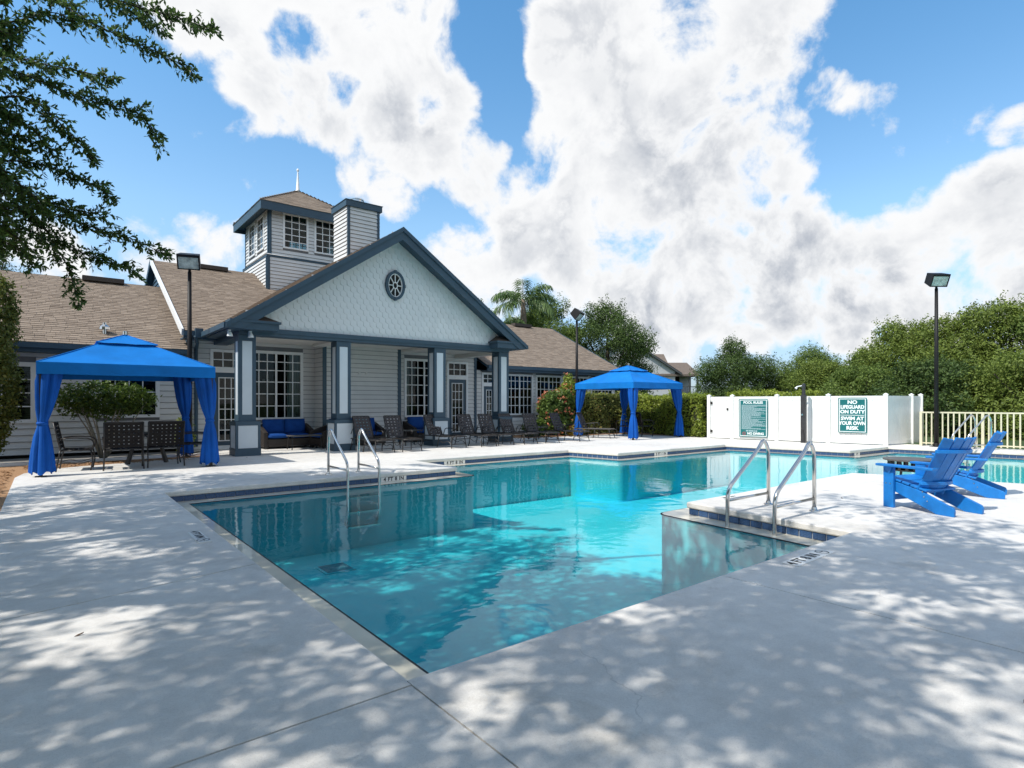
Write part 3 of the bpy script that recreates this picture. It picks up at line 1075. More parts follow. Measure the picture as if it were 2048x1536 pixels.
# main block gable end towards the left wing, and plain end walls
zr = lambda y: 3.45 + 0.5 * (min(y, 50.4 - y) - 18.75)
wall('gable_end_wall', LEFT, (3.2, 31.2), 12.0, 2.6, 6.4, 0.166,
     ubounds=lambda z: (max(0, 31.2 - (50.4 - (18.75 + (z - 3.22) / 0.5))) if z > 3.6 else 0, min(12.0, 31.2 - (18.75 + (z - 3.22) / 0.5)) if z > 3.6 else 12.0), wm='slate', sheath=False)
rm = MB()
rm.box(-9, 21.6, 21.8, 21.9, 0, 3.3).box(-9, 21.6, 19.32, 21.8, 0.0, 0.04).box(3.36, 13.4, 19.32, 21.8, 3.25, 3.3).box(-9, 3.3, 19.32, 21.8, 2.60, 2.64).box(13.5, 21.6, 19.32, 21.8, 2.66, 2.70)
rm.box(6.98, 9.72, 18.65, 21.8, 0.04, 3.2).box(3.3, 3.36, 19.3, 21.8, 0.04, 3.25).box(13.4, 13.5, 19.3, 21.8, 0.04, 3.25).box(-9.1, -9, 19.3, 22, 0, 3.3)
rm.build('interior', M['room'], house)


def curtain(x0, x1, y, z0, z1):
    n = 26
    vs, fs = [], []
    for i in range(n + 1):
        x = x0 + (x1 - x0) * i / n
        yy = y + 0.03 * math.sin(i * 1.55) + 0.012 * math.sin(i * 3.3 + 1)
        vs += [(x, yy, z0), (x, yy, z1)]
    for i in range(n):
        fs.append((2 * i, 2 * i + 2, 2 * i + 3, 2 * i + 1))
    MB().add(vs, fs).build('curtain', M['curtain_white'], house, shade=True)


curtain(6.12, 6.56, 19.42, 0.4, 3.1)
curtain(10.28, 10.60, 19.42, 0.4, 3.1)
curtain(11.7, 11.96, 19.42, 0.4, 3.1)
# window blinds of the left wing
for (a, b, z0, z1) in ((-1.5, -0.28, 0.95, 2.36), (1.1, 2.45, 1.05, 2.36)):
    bl = MB()
    z = z0
    while z < z1:
        bl.box(a, b, YW + 0.10, YW + 0.135, z, z + 0.006, 0, None)
        z += 0.045
    bl.build('blind', M['grey_stone'], house)


# roofs
def roof(name, p, q, r, s, thick=0.09, shingles=True, exposure=0.145):
    """sloping roof with corners eave-left p, eave-right q, ridge-right r, ridge-left s: boarded slab, and shingle tabs laid in courses"""
    p, q, r, s = map(Vector, (p, q, r, s))
    e = (q - p).normalized()
    nrm = e.cross(s - p).normalized()
    if nrm.z < 0:
        nrm = -nrm
    up = nrm.cross(e)
    if up.z < 0:
        up = -up
    mb = MB()
    t = nrm * thick
    vs = [p - t, q - t, r - t, s - t, p, q, r, s]
    fs = [(3, 2, 1, 0), (4, 5, 6, 7), (0, 1, 5, 4), (1, 2, 6, 5), (2, 3, 7, 6), (3, 0, 4, 7)]
    if (r - s).length < 0.01:
        vs = [p - t, q - t, r - t, p, q, r]
        fs = [(2, 1, 0), (3, 4, 5), (0, 1, 4, 3), (1, 2, 5, 4), (2, 0, 3, 5)]
    mb.add(vs, fs)
    o = mb.build(name, M['slate'], house)
    if not shingles:
        return o
    H = (s - p).dot(up)
    W = (q - p).length
    sx, rx = (s - p).dot(e), (r - p).dot(e)
    sh = MB()
    k = 0
    h = 0.0
    rd = random.Random(int(p.x * 100) + 5)
    while h < H - 0.01:
        ht = min(h + exposure * 1.25, H)
        tl, tr = sx * h / H, W + (rx - W) * h / H
        x = tl
        while x < tr - 0.02:
            w = min(rd.uniform(0.16, 0.32), tr - x)
            lift = 0.016 + rd.uniform(0, 0.008)
            a0, a1 = x + 0.003, x + w - 0.003
            b = h + rd.choice((0, 0, 0.012, -0.006))
            P = lambda xx, hh, zz: p + e * xx + up * hh + nrm * zz
            sh.add([P(a0, b, lift), P(a1, b, lift), P(a1, ht, 0.006), P(a0, ht, 0.006), P(a0, b, 0), P(a1, b, 0)],
                   [(0, 1, 2, 3), (0, 4, 5, 1), (0, 3, 4), (1, 5, 2)])
            x += w
        h += exposure
        k += 1
    so = sh.build('shingles', M['shingle'], o)
    so['kind'] = 'stuff'
    return o


roof('main_roof', (3.02, 18.75, 3.45), (13.68, 18.75, 3.45), (13.68, 25.2, 6.675), (3.02, 25.2, 6.675))
roof('main_roof', (13.68, 31.65, 3.45), (3.02, 31.65, 3.45), (3.02, 25.2, 6.675), (13.68, 25.2, 6.675), shingles=False)
roof('wing_roof', (-9.5, 18.75, 2.90), (3.18, 18.75, 2.90), (3.18, 24, 5.5), (-9.5, 24, 5.5))
roof('wing_roof', (3.18, 29.25, 2.90), (-9.5, 29.25, 2.90), (-9.5, 24, 5.5), (3.18, 24, 5.5), shingles=False)
roof('wing_roof', (13.70, 18.75, 2.90), (22.0, 18.75, 2.90), (22.0, 24, 5.5), (13.70, 24, 5.5))
roof('wing_roof', (22.0, 29.25, 2.90), (13.70, 29.25, 2.90), (13.70, 24, 5.5), (22.0, 24, 5.5), shingles=False)
MB().beam((22.0, 18.70, 2.80), (22.0, 24, 5.44), 0.04, 0.18, (0, -.447, .894)).build('rake_board', M['slate'], house)
XC, ZE, ZP, YR = 8.36, 3.42, 6.64, 15.76
roof('porch_roof', (3.56, 25.0, ZE), (3.56, YR, ZE), (XC, YR, ZP), (XC, 25.0, ZP))
roof('porch_roof', (13.16, YR, ZE), (13.16, 25.0, ZE), (XC, 25.0, ZP), (XC, YR, ZP))
# fascia boards, gutters and soffits along the eaves
MB().box(-9.5, 3.16, 18.70, 18.745, 2.66, 2.875).box(-9.5, 3.16, 18.60, 18.70, 2.76, 2.89).box(-9.5, 3.16, 18.745, 19.2, 2.66, 2.69).build('fascia', M['slate'], house)
MB().box(13.7, 22.0, 18.70, 18.745, 2.66, 2.875).box(13.7, 22.0, 18.60, 18.70, 2.76, 2.89).box(13.7, 21.95, 18.745, 19.2, 2.66, 2.69).build('fascia', M['slate'], house)
MB().box(3.02, 3.60, 18.70, 18.745, 3.24, 3.43).box(3.02, 3.52, 18.62, 18.70, 3.31, 3.43).box(3.02, 3.9, 18.75, 19.2, 3.22, 3.26).build('fascia', M['slate'], house)
MB().box(13.12, 13.68, 18.70, 18.745, 3.24, 3.43).build('fascia', M['slate'], house)
for gx in (3.44, 13.17):
    MB().box(gx, gx + 0.11, 15.80, 18.72, 3.28, 3.415).build('gutter', M['slate'], house)
MB().tube([(3.30, 18.6, 3.3), (3.38, 18.75, 3.1), (3.42, 19.14, 2.95), (3.42, 19.14, 0.1)], 0.05, 8).box(3.30, 3.50, 18.55, 18.72, 3.26, 3.52).build('downspout', M['slate'], house)
# white rake edge of the main block against the left wing
MB().beam((3.0, 18.72, 3.40), (3.0, 25.2, 6.64), 0.05, 0.20, (0, -0.447, 0.894)).build('rake_board', M['white'], house)
MB().beam((3.0, 25.2, 6.64), (3.0, 31.7, 3.40), 0.05, 0.20, (0, 0.447, 0.894)).build('rake_board', M['slate'], house)
# porch gable: rake boards in two steps
sl = math.atan2(ZP - ZE, XC - 3.56)


def chevron(name, x0, top, bot, y0, y1):
    """mitred pair of rake boards: top and bot are heights of the edges above the roof line at the same x"""
    zl = lambda x: ZP - abs(x - XC) * math.tan(sl)
    zm = 3.27
    zb = max(zl(x0) + bot, zm)
    xk = XC - (ZP + bot - zb) / math.tan(sl)
    half = [(x0, zb), (x0, zl(x0) + top), (XC, ZP + top), (XC, ZP + bot), (max(xk, x0 + 0.001), zb)]
    for s in (1, -1):
        mb = MB()
        poly = [(XC + s * (x - XC), z) for x, z in half]
        vs = [(x, y, z) for y in (y0, y1) for x, z in poly]
        mb.add(vs, [(0, 1, 2, 3, 4)[::-s], (5, 6, 7, 8, 9)[::s]] + [f[::s] for f in [(i, 5 + i, 5 + (i + 1) % 5, (i + 1) % 5) for i in range(5) if i != 2]])
        mb.build(name, M['slate'], house)


chevron('rake_board', 3.48, -0.03, -0.35, YR - 0.055, YR - 0.003)
chevron('rake_moulding', 3.46, 0.035, -0.10, YR - 0.10, YR - 0.0555)
chevron('soffit', 3.70, -0.16, -0.21, YR + 0.003, 16.25)
# gable wall and its fish-scale shingles
gy = 16.26
zt_at = lambda x: ZP - 0.20 - abs(x - XC) * math.tan(sl)
MB().add([(3.95, gy, 3.34), (12.77, gy, 3.34), (XC, gy, zt_at(XC)), (3.95, gy + 0.1, 3.34), (12.77, gy + 0.1, 3.34), (XC, gy + 0.1, zt_at(XC))],
         [(0, 1, 2), (5, 4, 3), (0, 3, 4, 1), (1, 4, 5, 2), (2, 5, 3, 0)])
gable = MB().add([(3.95, gy, 3.34), (12.77, gy, 3.34), (XC, gy, zt_at(XC)), (3.95, gy + 0.1, 3.34), (12.77, gy + 0.1, 3.34), (XC, gy + 0.1, zt_at(XC))],
                 [(0, 1, 2), (5, 4, 3), (0, 3, 4, 1), (1, 4, 5, 2), (2, 5, 3, 0)]).build('gable_wall', M['scallop'], house)
SWD, SEX = 0.205, 0.165
pts = [(-0.5, 1.25), (-0.5, 0.42)] + [(0.5 * math.cos(a), 0.42 + 0.42 * math.sin(a)) for a in [R(180 + 180 * k / 6) for k in range(1, 6)]] + [(0.5, 0.42), (0.5, 1.25)]
sm = MB()
f_ = [(x * (SWD - 0.008), -0.020 + 0.014 * max(0, z - 0.2) / 1.05, z * SEX) for x, z in pts]
b_ = [(x, 0.0, z) for x, y, z in f_]
npt = len(pts)
sm.add(f_ + b_, [tuple(range(npt))] + [(i + 1, i, npt + i, npt + i + 1) for i in range(npt - 1)])
sm_me = sm.mesh('shingle', M['scallop'])
row, cells = 0, []
z = 3.30
while z < zt_at(XC):
    x = 3.75 + (row % 2) * SWD / 2
    while x < 12.95:
        if z + SEX * 0.2 < zt_at(x) + 0.05 and z + 0.8 * SEX < zt_at(x) + 0.20:
            if ((x - 8.36) / 0.40) ** 2 + ((z + 0.12 - 4.99) / 0.50) ** 2 > 0.55:
                cells.append((x, z))
        x += SWD
    z += SEX
    row += 1
cells.sort(key=lambda c: c[0])
bulk = MB()
org = house['_org']
for k, (x, z) in enumerate(cells):
    dz, ry = random.uniform(-0.006, 0.006), random.uniform(-0.015, 0.015)
    if k < 298:
        o = obj('shingle', sm_me, gable, (x - org[0], gy - 0.004 - org[1], z + dz - org[2]))
        o.rotation_euler = (0, ry, 0)
    else:
        Tm = Matrix.Translation((x, gy - 0.004, z + dz)) @ Matrix.Rotation(ry, 4, 'Y')
        bulk.add([Tm @ Vector(v) for v in sm.v], sm.f)
o = bulk.build('shingle_field', M['scallop'], gable)
o['kind'] = 'stuff'
# oval window in the gable
ow = MB()
def oval(mb, rx, rz, wd, y0, y1, n=40, mi=0):
    c = (8.36, 0, 4.995)
    vs, fs = [], []
    for i in range(n):
        a = 2 * math.pi * i / n
        for (k, y) in ((1, y0), (1, y1), (0, y0), (0, y1)):
            vs.append((c[0] + (rx - (0 if k else wd)) * math.cos(a), y, c[2] + (rz - (0 if k else wd)) * math.sin(a)))
    for i in range(n):
        j = (i + 1) % n
        fs += [(4 * i, 4 * j, 4 * j + 1, 4 * i + 1), (4 * i + 2, 4 * i + 3, 4 * j + 3, 4 * j + 2), (4 * i, 4 * i + 2, 4 * j + 2, 4 * j)]
    mb.add(vs, fs, mi)
oval(ow, 0.325, 0.445, 0.085, gy - 0.09, gy)
for a in range(4):
    aa = R(90 * a)
    cx, cz = 8.36 + 0.30 * math.cos(aa), 4.995 + 0.42 * math.sin(aa)
    ow.box(cx - 0.035, cx + 0.035, gy - 0.105, gy - 0.02, cz - 0.045, cz + 0.045)
ovw = ow.build('oval_window', M['slate'], house)
gf = MB()
oval(gf, 0.245, 0.365, 0.028, gy - 0.07, gy - 0.02)
oval(gf, 0.085, 0.105, 0.022, gy - 0.065, gy - 0.02)
for a in range(8):
    aa = R(45 * a)
    gf.beam((8.36 + 0.075 * math.cos(aa), gy - 0.045, 4.995 + 0.095 * math.sin(aa)), (8.36 + 0.228 * math.cos(aa), gy - 0.045, 4.995 + 0.345 * math.sin(aa)), 0.022, 0.03, (0, 1, 0))
gf.build('glazing_frame', M['white'], ovw)
gp = MB()
vs = [(8.36 + 0.24 * math.cos(2 * math.pi * i / 32), gy - 0.03, 4.995 + 0.36 * math.sin(2 * math.pi * i / 32)) for i in range(32)]
gp.add(vs + [(x, y + 0.008, z) for x, y, z in vs], [tuple(reversed(range(32)))] + [(i, (i + 1) % 32, 32 + (i + 1) % 32, 32 + i) for i in range(32)])
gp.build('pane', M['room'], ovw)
# frieze beam round the porch, ceiling
MB().box(3.88, 12.83, 16.20, 16.62, 3.17, 3.25).box(3.88, 12.83, 16.17, 16.62, 3.25, 3.37).build('frieze_beam', M['slate'], house)
MB().box(3.90, 4.26, 16.64, 19.18, 3.12, 3.34).build('side_beam', M['slate'], house)
MB().box(12.46, 12.80, 16.64, 19.18, 3.12, 3.34).build('side_beam', M['ceiling'], house)
MB().box(4.27, 12.45, 16.63, 19.18, 3.26, 3.30).box(6.6, 6.95, 16.63, 18.45, 3.18, 3.255).box(9.8, 10.15, 16.63, 18.45, 3.18, 3.255).build('porch_ceiling', M['ceiling'], house)
for gx in (3.58, 12.82):
    MB().box(gx, gx + 0.31, 15.80, 18.75, 3.26, 3.29).build('soffit', M['slate'], house)
# cornice returns with little hipped caps
for sgn in (-1, 1):
    xa, xb = XC + sgn * 4.80, XC + sgn * 3.60
    x0, x1 = min(xa, xb), max(xa, xb)
    cr = MB()
    cr.box(x0, x1, 15.74, 16.22, 3.27, 3.44)
    cr.box(x0 - 0.04 * (sgn > 0), x1 + 0.04 * (sgn < 0), 15.69, 16.22, 3.44, 3.50)
    c_ = cr.build('cornice_return', M['slate'], house)
    xi = xb
    hv = [(x0, 15.70, 3.502), (x1, 15.70, 3.502), (x1, 16.24, 3.502), (x0, 16.24, 3.502)]
    r1, r2 = XC + sgn * 4.15, XC + sgn * 3.92
    hv += [(min(r1, r2), 16.24, 3.72), (max(r1, r2), 16.24, 3.72)]
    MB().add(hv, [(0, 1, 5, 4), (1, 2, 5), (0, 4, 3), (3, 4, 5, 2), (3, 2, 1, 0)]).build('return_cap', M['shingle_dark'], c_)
# columns on panelled pedestals
for cx in (4.10, 6.73, 9.99, 12.62):
    cy = 16.455
    sh = MB()
    h = 0.215
    z0, z1 = 0.90, 3.17
    sh.box(cx - h + .02, cx + h - .02, cy - h + .02, cy + h - .02, z0, z1 - .002)
    for (ex, ey) in ((-1, -1), (1, -1), (1, 1), (-1, 1)):
        px_, py_ = cx + ex * (h - 0.045), cy + ey * (h - 0.045)
        sh.box(px_ - .045, px_ + .045, py_ - .045, py_ + .045, z0, z1 - .004)
    sh.box(cx - h + .003, cx + h - .003, cy - h + .003, cy + h - .003, z0, z0 + .17).box(cx - h + .003, cx + h - .003, cy - h + .003, cy + h - .003, z1 - .15, z1 - .006)
    col = sh.build('column', M['slate'], house)
    pan = MB()
    pan.box(cx - .122, cx + .122, cy - h + .008, cy - h + .02, z0 + .18, z1 - .16).box(cx - h + .008, cx - h + .02, cy - .122, cy + .122, z0 + .18, z1 - .16)
    pan.box(cx - .122, cx + .122, cy + h - .02, cy + h - .008, z0 + .18, z1 - .16).box(cx + h - .02, cx + h - .008, cy - .122, cy + .122, z0 + .18, z1 - .16)
    pan.build('column_panel', M['panel'], col)
    pd = MB()
    q = 0.305
    pd.box(cx - q + .02, cx + q - .02, cy - q + .02, cy + q - .02, 0, 0.87)
    for (ex, ey) in ((-1, -1), (1, -1), (1, 1), (-1, 1)):
        px_, py_ = cx + ex * (q - 0.03), cy + ey * (q - 0.03)
        pd.box(px_ - .03, px_ + .03, py_ - .03, py_ + .03, 0.001, 0.868)
    pd.box(cx - q - .012, cx + q + .012, cy - q - .012, cy + q + .012, 0.0, 0.20).box(cx - q - .004, cx + q + .004, cy - q - .004, cy + q + .004, 0.80, 0.898)
    pd.build('pedestal', M['slate'], col)
    pp = MB()
    pp.box(cx - .24, cx + .24, cy - q + .006, cy - q + .019, 0.205, 0.795).box(cx - q + .006, cx - q + .019, cy - .24, cy + .24, 0.205, 0.795)
    pp.box(cx - .24, cx + .24, cy + q - .019, cy + q - .006, 0.205, 0.795).box(cx + q - .019, cx + q - .006, cy - .24, cy + .24, 0.205, 0.795)
    pp.build('pedestal_panel', M['panel'], col)
# cupola
cx, cy, hu, hl = 8.36, 25.1, 1.66, 1.74
CW = [(7.22 - (cx - hu), 8.22 - (cx - hu), 7.46, 8.86), (8.46 - (cx - hu), 9.46 - (cx - hu), 7.46, 8.86)]
cw = wall('cupola_wall', FRONT, (cx - hu, cy - hu), 2 * hu, 7.1, 9.0, 0.135, CW, corner=[(0, 0.09), (2 * hu - 0.09, 2 * hu)])
for u0, u1, a, b in CW:
    window(FRONT, (cx - hu, cy - hu), u0, u1, a, b, (3,), (1, 1, 1, 1, 1), 0.075)
for face, p0 in ((LEFT, (cx - hu, cy + hu)), (RIGHT, (cx + hu, cy - hu)), ((Vector((-1, 0, 0)), Vector((0, -1, 0))), (cx + hu, cy + hu))):
    OW = [(0.55, 1.55, 7.46, 8.86), (1.77, 2.77, 7.46, 8.86)]
    wall('cupola_wall', face, p0, 2 * hu, 7.1, 9.0, 0.135, OW, corner=[(0, 0.09), (2 * hu - 0.09, 2 * hu)])
    for u0, u1, a, b in OW:
        window(face, p0, u0, u1, a, b, (3,), (1, 1, 1, 1, 1), 0.075)
wall('cupola_base', FRONT, (cx - hl, cy - hl), 2 * hl, 5.0, 7.04, 0.135, corner=[(0, 0.09), (2 * hl - 0.09, 2 * hl)])
wall('cupola_base', LEFT, (cx - hl, cy + hl), 2 * hl, 5.0, 7.04, 0.135, corner=[(2 * hl - 0.09, 2 * hl)])
wall('cupola_base', RIGHT, (cx + hl, cy - hl), 2 * hl, 5.0, 7.04, 0.135)
bt = MB()
bt.box(cx - hl - .03, cx + hl + .03, cy - hl - .03, cy + hl + .03, 7.03, 7.11)
bt.add([(cx + a * (hl + .05), cy + b * (hl + .05), 7.112) for a, b in ((-1, -1), (1, -1), (1, 1), (-1, 1))] + [(cx + a * (hu + .01), cy + b * (hu + .01), 7.17) for a, b in ((-1, -1), (1, -1), (1, 1), (-1, 1))],
       [(0, 1, 5, 4), (1, 2, 6, 5), (2, 3, 7, 6), (3, 0, 4, 7), (3, 2, 1, 0), (4, 5, 6, 7)], 1)
bt.build('belt_course', [M['slate'], M['siding']], house)
ev = 2.05
MB().box(cx - ev, cx + ev, cy - ev, cy + ev, 8.90, 8.95).box(cx - ev - .02, cx + ev + .02, cy - ev - .02, cy - ev + .02, 8.74, 9.05).box(cx - ev - .02, cx + ev + .02, cy + ev - .02, cy + ev + .02, 8.74, 9.05) \
    .box(cx - ev - .02, cx - ev + .02, cy - ev + .02, cy + ev - .02, 8.74, 9.05).box(cx + ev - .02, cx + ev + .02, cy - ev + .02, cy + ev - .02, 8.74, 9.05).build('cupola_fascia', M['slate'], house)
ap = (cx, cy, 10.42)
k4 = [(cx - ev - .04, cy - ev - .04, 9.06), (cx + ev + .04, cy - ev - .04, 9.06), (cx + ev + .04, cy + ev + .04, 9.06), (cx - ev - .04, cy + ev + .04, 9.06)]
for i in range(4):
    roof('cupola_roof', k4[i], k4[(i + 1) % 4], ap, ap, 0.05, True)
MB().lathe([(0.11, 0), (0.11, 0.05), (0.075, 0.10), (0.028, 0.85), (0.022, 0.88), (0.05, 0.92), (0.055, 0.96), (0.03, 1.01)], 12, (cx, cy, 10.36)).build('finial', M['white'], house, shade=True)
# chimney
chx0, chx1, chy0, chy1 = 7.79, 8.93, 18.5, 19.62
wall('chimney', FRONT, (chx0, chy0), chx1 - chx0, 5.6, 7.96, 0.130, corner=[(0, 0.08), (chx1 - chx0 - 0.08, chx1 - chx0)])
wall('chimney', LEFT, (chx0, chy1), chy1 - chy0, 5.6, 7.96, 0.130)
wall('chimney', RIGHT, (chx1, chy0), chy1 - chy0, 5.6, 7.96, 0.130)
wall('chimney', (Vector((-1, 0, 0)), Vector((0, -1, 0))), (chx1, chy1), chx1 - chx0, 5.6, 7.96, 0.130)
MB().box(chx0 - .08, chx1 + .08, chy0 - .08, chy1 + .08, 7.93, 8.12).box(chx0 - .10, chx1 + .10, chy0 - .10, chy1 + .10, 8.12, 8.14).build('chimney_cap', M['slate'], house)
MB().lathe([(0.22, 0), (0.22, 0.22), (0.25, 0.225), (0.25, 0.26)], 20, (8.36, 19.06, 8.14)).build('flue', M['steel'], house, shade=False)
# ridge vents, vent cap, lamps, meter
for (a, b, y, z) in ((0.9, 2.05, 23.88, 5.50), (4.55, 5.55, 25.0, 6.62), (19.1, 20.25, 23.85, 5.48)):
    MB().box(a, b, y - 0.22, y + 0.1, z - 0.07, z + 0.08).build('ridge_vent', M['ridge_dark'], house)
MB().lathe([(0.05, 0), (0.05, 0.18), (0.14, 0.19), (0.13, 0.26), (0.05, 0.33), (0.05, 0.38)], 12, (1.24, 19.55, 3.22)).build('vent_cap', M['steel'], house)
fl = MB()
for x in (3.62, 4.12):
    fl.box(x - .03, x + .03, 16.00, 16.10, 3.13, 3.25).lathe([(0.03, 0), (0.06, -0.05), (0.075, -0.11)], 10, (x, 15.98, 3.19))
fl.build('floodlight', M['white'], house)
MB().box(8.16, 8.24, 18.455, 18.482, 2.34, 2.44).box(8.42, 8.48, 18.455, 18.482, 2.35, 2.42).build('wall_fitting', M['siding'], house)
# hanging globe lights inside the left room
MB().lathe([(0.005, -0.05), (0.04, -0.03), (0.05, 0), (0.04, 0.03), (0.005, 0.05)], 10, (5.72, 20.6, 2.15)).lathe([(0.005, -0.05), (0.04, -0.03), (0.05, 0), (0.04, 0.03), (0.005, 0.05)], 10, (5.86, 20.6, 2.15)).build('globe_lamp', M['white'], house)


# ------------------------------------------------------------------ canopy gazebos
def make_gazebo(label, loc):
    t = thing('canopy_gazebo', label, 'gazebo', loc, 0, 'blue canopy gazebos on the pool deck')
    s = 1.45
    ze, za, cr = 2.16, 2.86, 0.56
    ev = s + 0.07

    def skin(mb, r0, z0, r1, z1, sag, n=10, m=6):
        """four sagging cloth panels from half-width r0 at z0 up to r1 at z1"""
        for k in range(4):
            Rm = Matrix.Rotation(k * math.pi / 2, 4, 'Z')
            vs, fs = [], []
            for j in range(m + 1):
                v = j / m
                r = r0 + (r1 - r0) * v
                z = z0 + (z1 - z0) * v
                for i in range(n + 1):
                    u = -1 + 2 * i / n
                    sg = sag * (1 - u * u) * math.sin(math.pi * min(1, v * 0.9 + 0.1)) + 0.006 * math.sin(7 * u + 5 * v + k)
                    vs.append(Rm @ Vector((u * r, -r, z - sg)))
            for j in range(m):
                for i in range(n):
                    a = j * (n + 1) + i
                    fs.append((a, a + 1, a + n + 2, a + n + 1))
            mb.add(vs, fs)
    mb = MB()
    skin(mb, ev, ze, cr - 0.10, za - 0.20, 0.045)
    mb.build('canopy', M['blue'], t, world=False, shade=True)
    mb = MB()
    skin(mb, cr, za - 0.19, 0.02, za + 0.04, 0.02, 8, 4)
    mb.build('vent_cap', M['blue'], t, world=False, shade=True)
    se = MB()
    for k in range(4):
        Rm = Matrix.Rotation(k * math.pi / 2, 4, 'Z')
        se.tube([Rm @ Vector((-ev, -ev, ze + .004)), Rm @ Vector((-(cr - .1), -(cr - .1), za - .195))], 0.009, 6)
        se.tube([Rm @ Vector((-cr, -cr, za - .185)), Rm @ Vector((-.02, -.02, za + .043))], 0.009, 6)
    se.build('hip_seam', M['blue'], t, world=False)
    va = MB()
    for k in range(4):
        Rm = Matrix.Rotation(k * math.pi / 2, 4, 'Z')
        n = 24
        vs, fs = [], []
        for i in range(n + 1):
            u = -1 + 2 * i / n
            for j, z in enumerate((ze + 0.005, ze - 0.11, ze - 0.225)):
                vs.append(Rm @ Vector((u * (ev + 0.004), -(ev + 0.004) - 0.008 * math.sin(u * 9 + k) * j * 0.5, z + (0.004 * math.sin(u * 6) if j == 2 else 0))))
        for i in range(n):
            for j in range(2):
                a = i * 3 + j
                fs.append((a, a + 1, a + 4, a + 3))
        va.add(vs, fs)
        # inner hem
        va.add([Rm @ Vector((u * (ev - 0.035), -(ev - 0.035), z)) for z in (ze - 0.215, ze + 0.0) for u in (-1, 1)], [(0, 1, 3, 2)])
    va.build('valance', M['blue'], t, world=False, shade=False)
    fr = MB()
    for k in range(4):
        Rm = Matrix.Rotation(k * math.pi / 2, 4, 'Z')
        fr.beam(Rm @ Vector((-s, -s, 2.08)), Rm @ Vector((s, -s, 2.08)), 0.035, 0.05)
        fr.beam(Rm @ Vector((-s, -s, 2.10)), Rm @ Vector((0, 0, za - 0.06)), 0.03, 0.035)
    fr.build('roof_frame', M['black_metal'], t, world=False)
    MB().lathe([(0.035, 0), (0.05, 0.02), (0.05, 0.09), (0.02, 0.10)], 12, (0, 0, za + 0.03)).build('finial', M['steel'], t, world=False)
    for k, (ex, ey) in enumerate(((-1, -1), (1, -1), (1, 1), (-1, 1))):
        px_, py_ = ex * s, ey * s
        p = MB()
        p.box(px_ - .028, px_ + .028, py_ - .028, py_ + .028, 0, 2.08).box(px_ - .09, px_ + .09, py_ - .09, py_ + .09, 0, 0.012)
        p.build('post', M['black_metal'], t, world=False)
        # gathered curtain: folded round the post, pinched by a tie-back
        n, zs = 44, [0.07, 0.25, 0.5, 0.75, 0.93, 1.00, 1.07, 1.25, 1.5, 1.8, 2.10]
        rr = [0.175, 0.165, 0.145, 0.115, 0.085, 0.072, 0.085, 0.115, 0.145, 0.165, 0.175]
        ph = rng.uniform(0, 6.28)
        vs, fs = [], []
        for zi, (z, r) in enumerate(zip(zs, rr)):
            up = max(0.0, (z - 1.0) / 1.1)
            for j in range(n):
                a = 2 * math.pi * j / n
                fold = 0.15 * math.sin(7 * a + ph + 0.5 * z) + 0.09 * math.sin(13 * a + ph * 2 + z) + 0.06 * math.sin(3 * a - 2 * z)
                q = r * (1 + fold * (0.35 if 0.9 < z < 1.1 else 1.0))
                sx = 1 + 0.10 * up
                cx_, cy_ = px_ - ex * (0.02 + 0.10 * up), py_ - ey * (0.02 + 0.10 * up)
                x, y = cx_ + q * sx * math.cos(a), cy_ + q * sx * math.sin(a)
                lim = ev - 0.045
                x, y = max(-lim, min(lim, x)) if z > 1.9 else x, max(-lim, min(lim, y)) if z > 1.9 else y
                hem = 0.03 * math.sin(5 * a + ph) if zi == 0 else 0
                vs.append((x, y, z + hem))
        for i in range(len(zs) - 1):
            for j in range(n):
                fs.append((i * n + j, i * n + (j + 1) % n, (i + 1) * n + (j + 1) % n, (i + 1) * n + j))
        cu = MB().add(vs, fs).build('curtain', M['blue_curtain'], t, world=False, shade=True)
        MB().lathe([(0.088, 0.975), (0.094, 1.0), (0.088, 1.03)], 20, (px_ - ex * 0.02, py_ - ey * 0.02, 0)).build('tie_back', M['blue_curtain'], cu, world=False, shade=True)
    return t


make_gazebo('blue canopy gazebo over the dark woven dining set by the wing wall', (1.36, 15.55, 0))
make_gazebo('blue canopy gazebo over a lounger in front of the leafy hedge', (18.5, 15.55, 0))


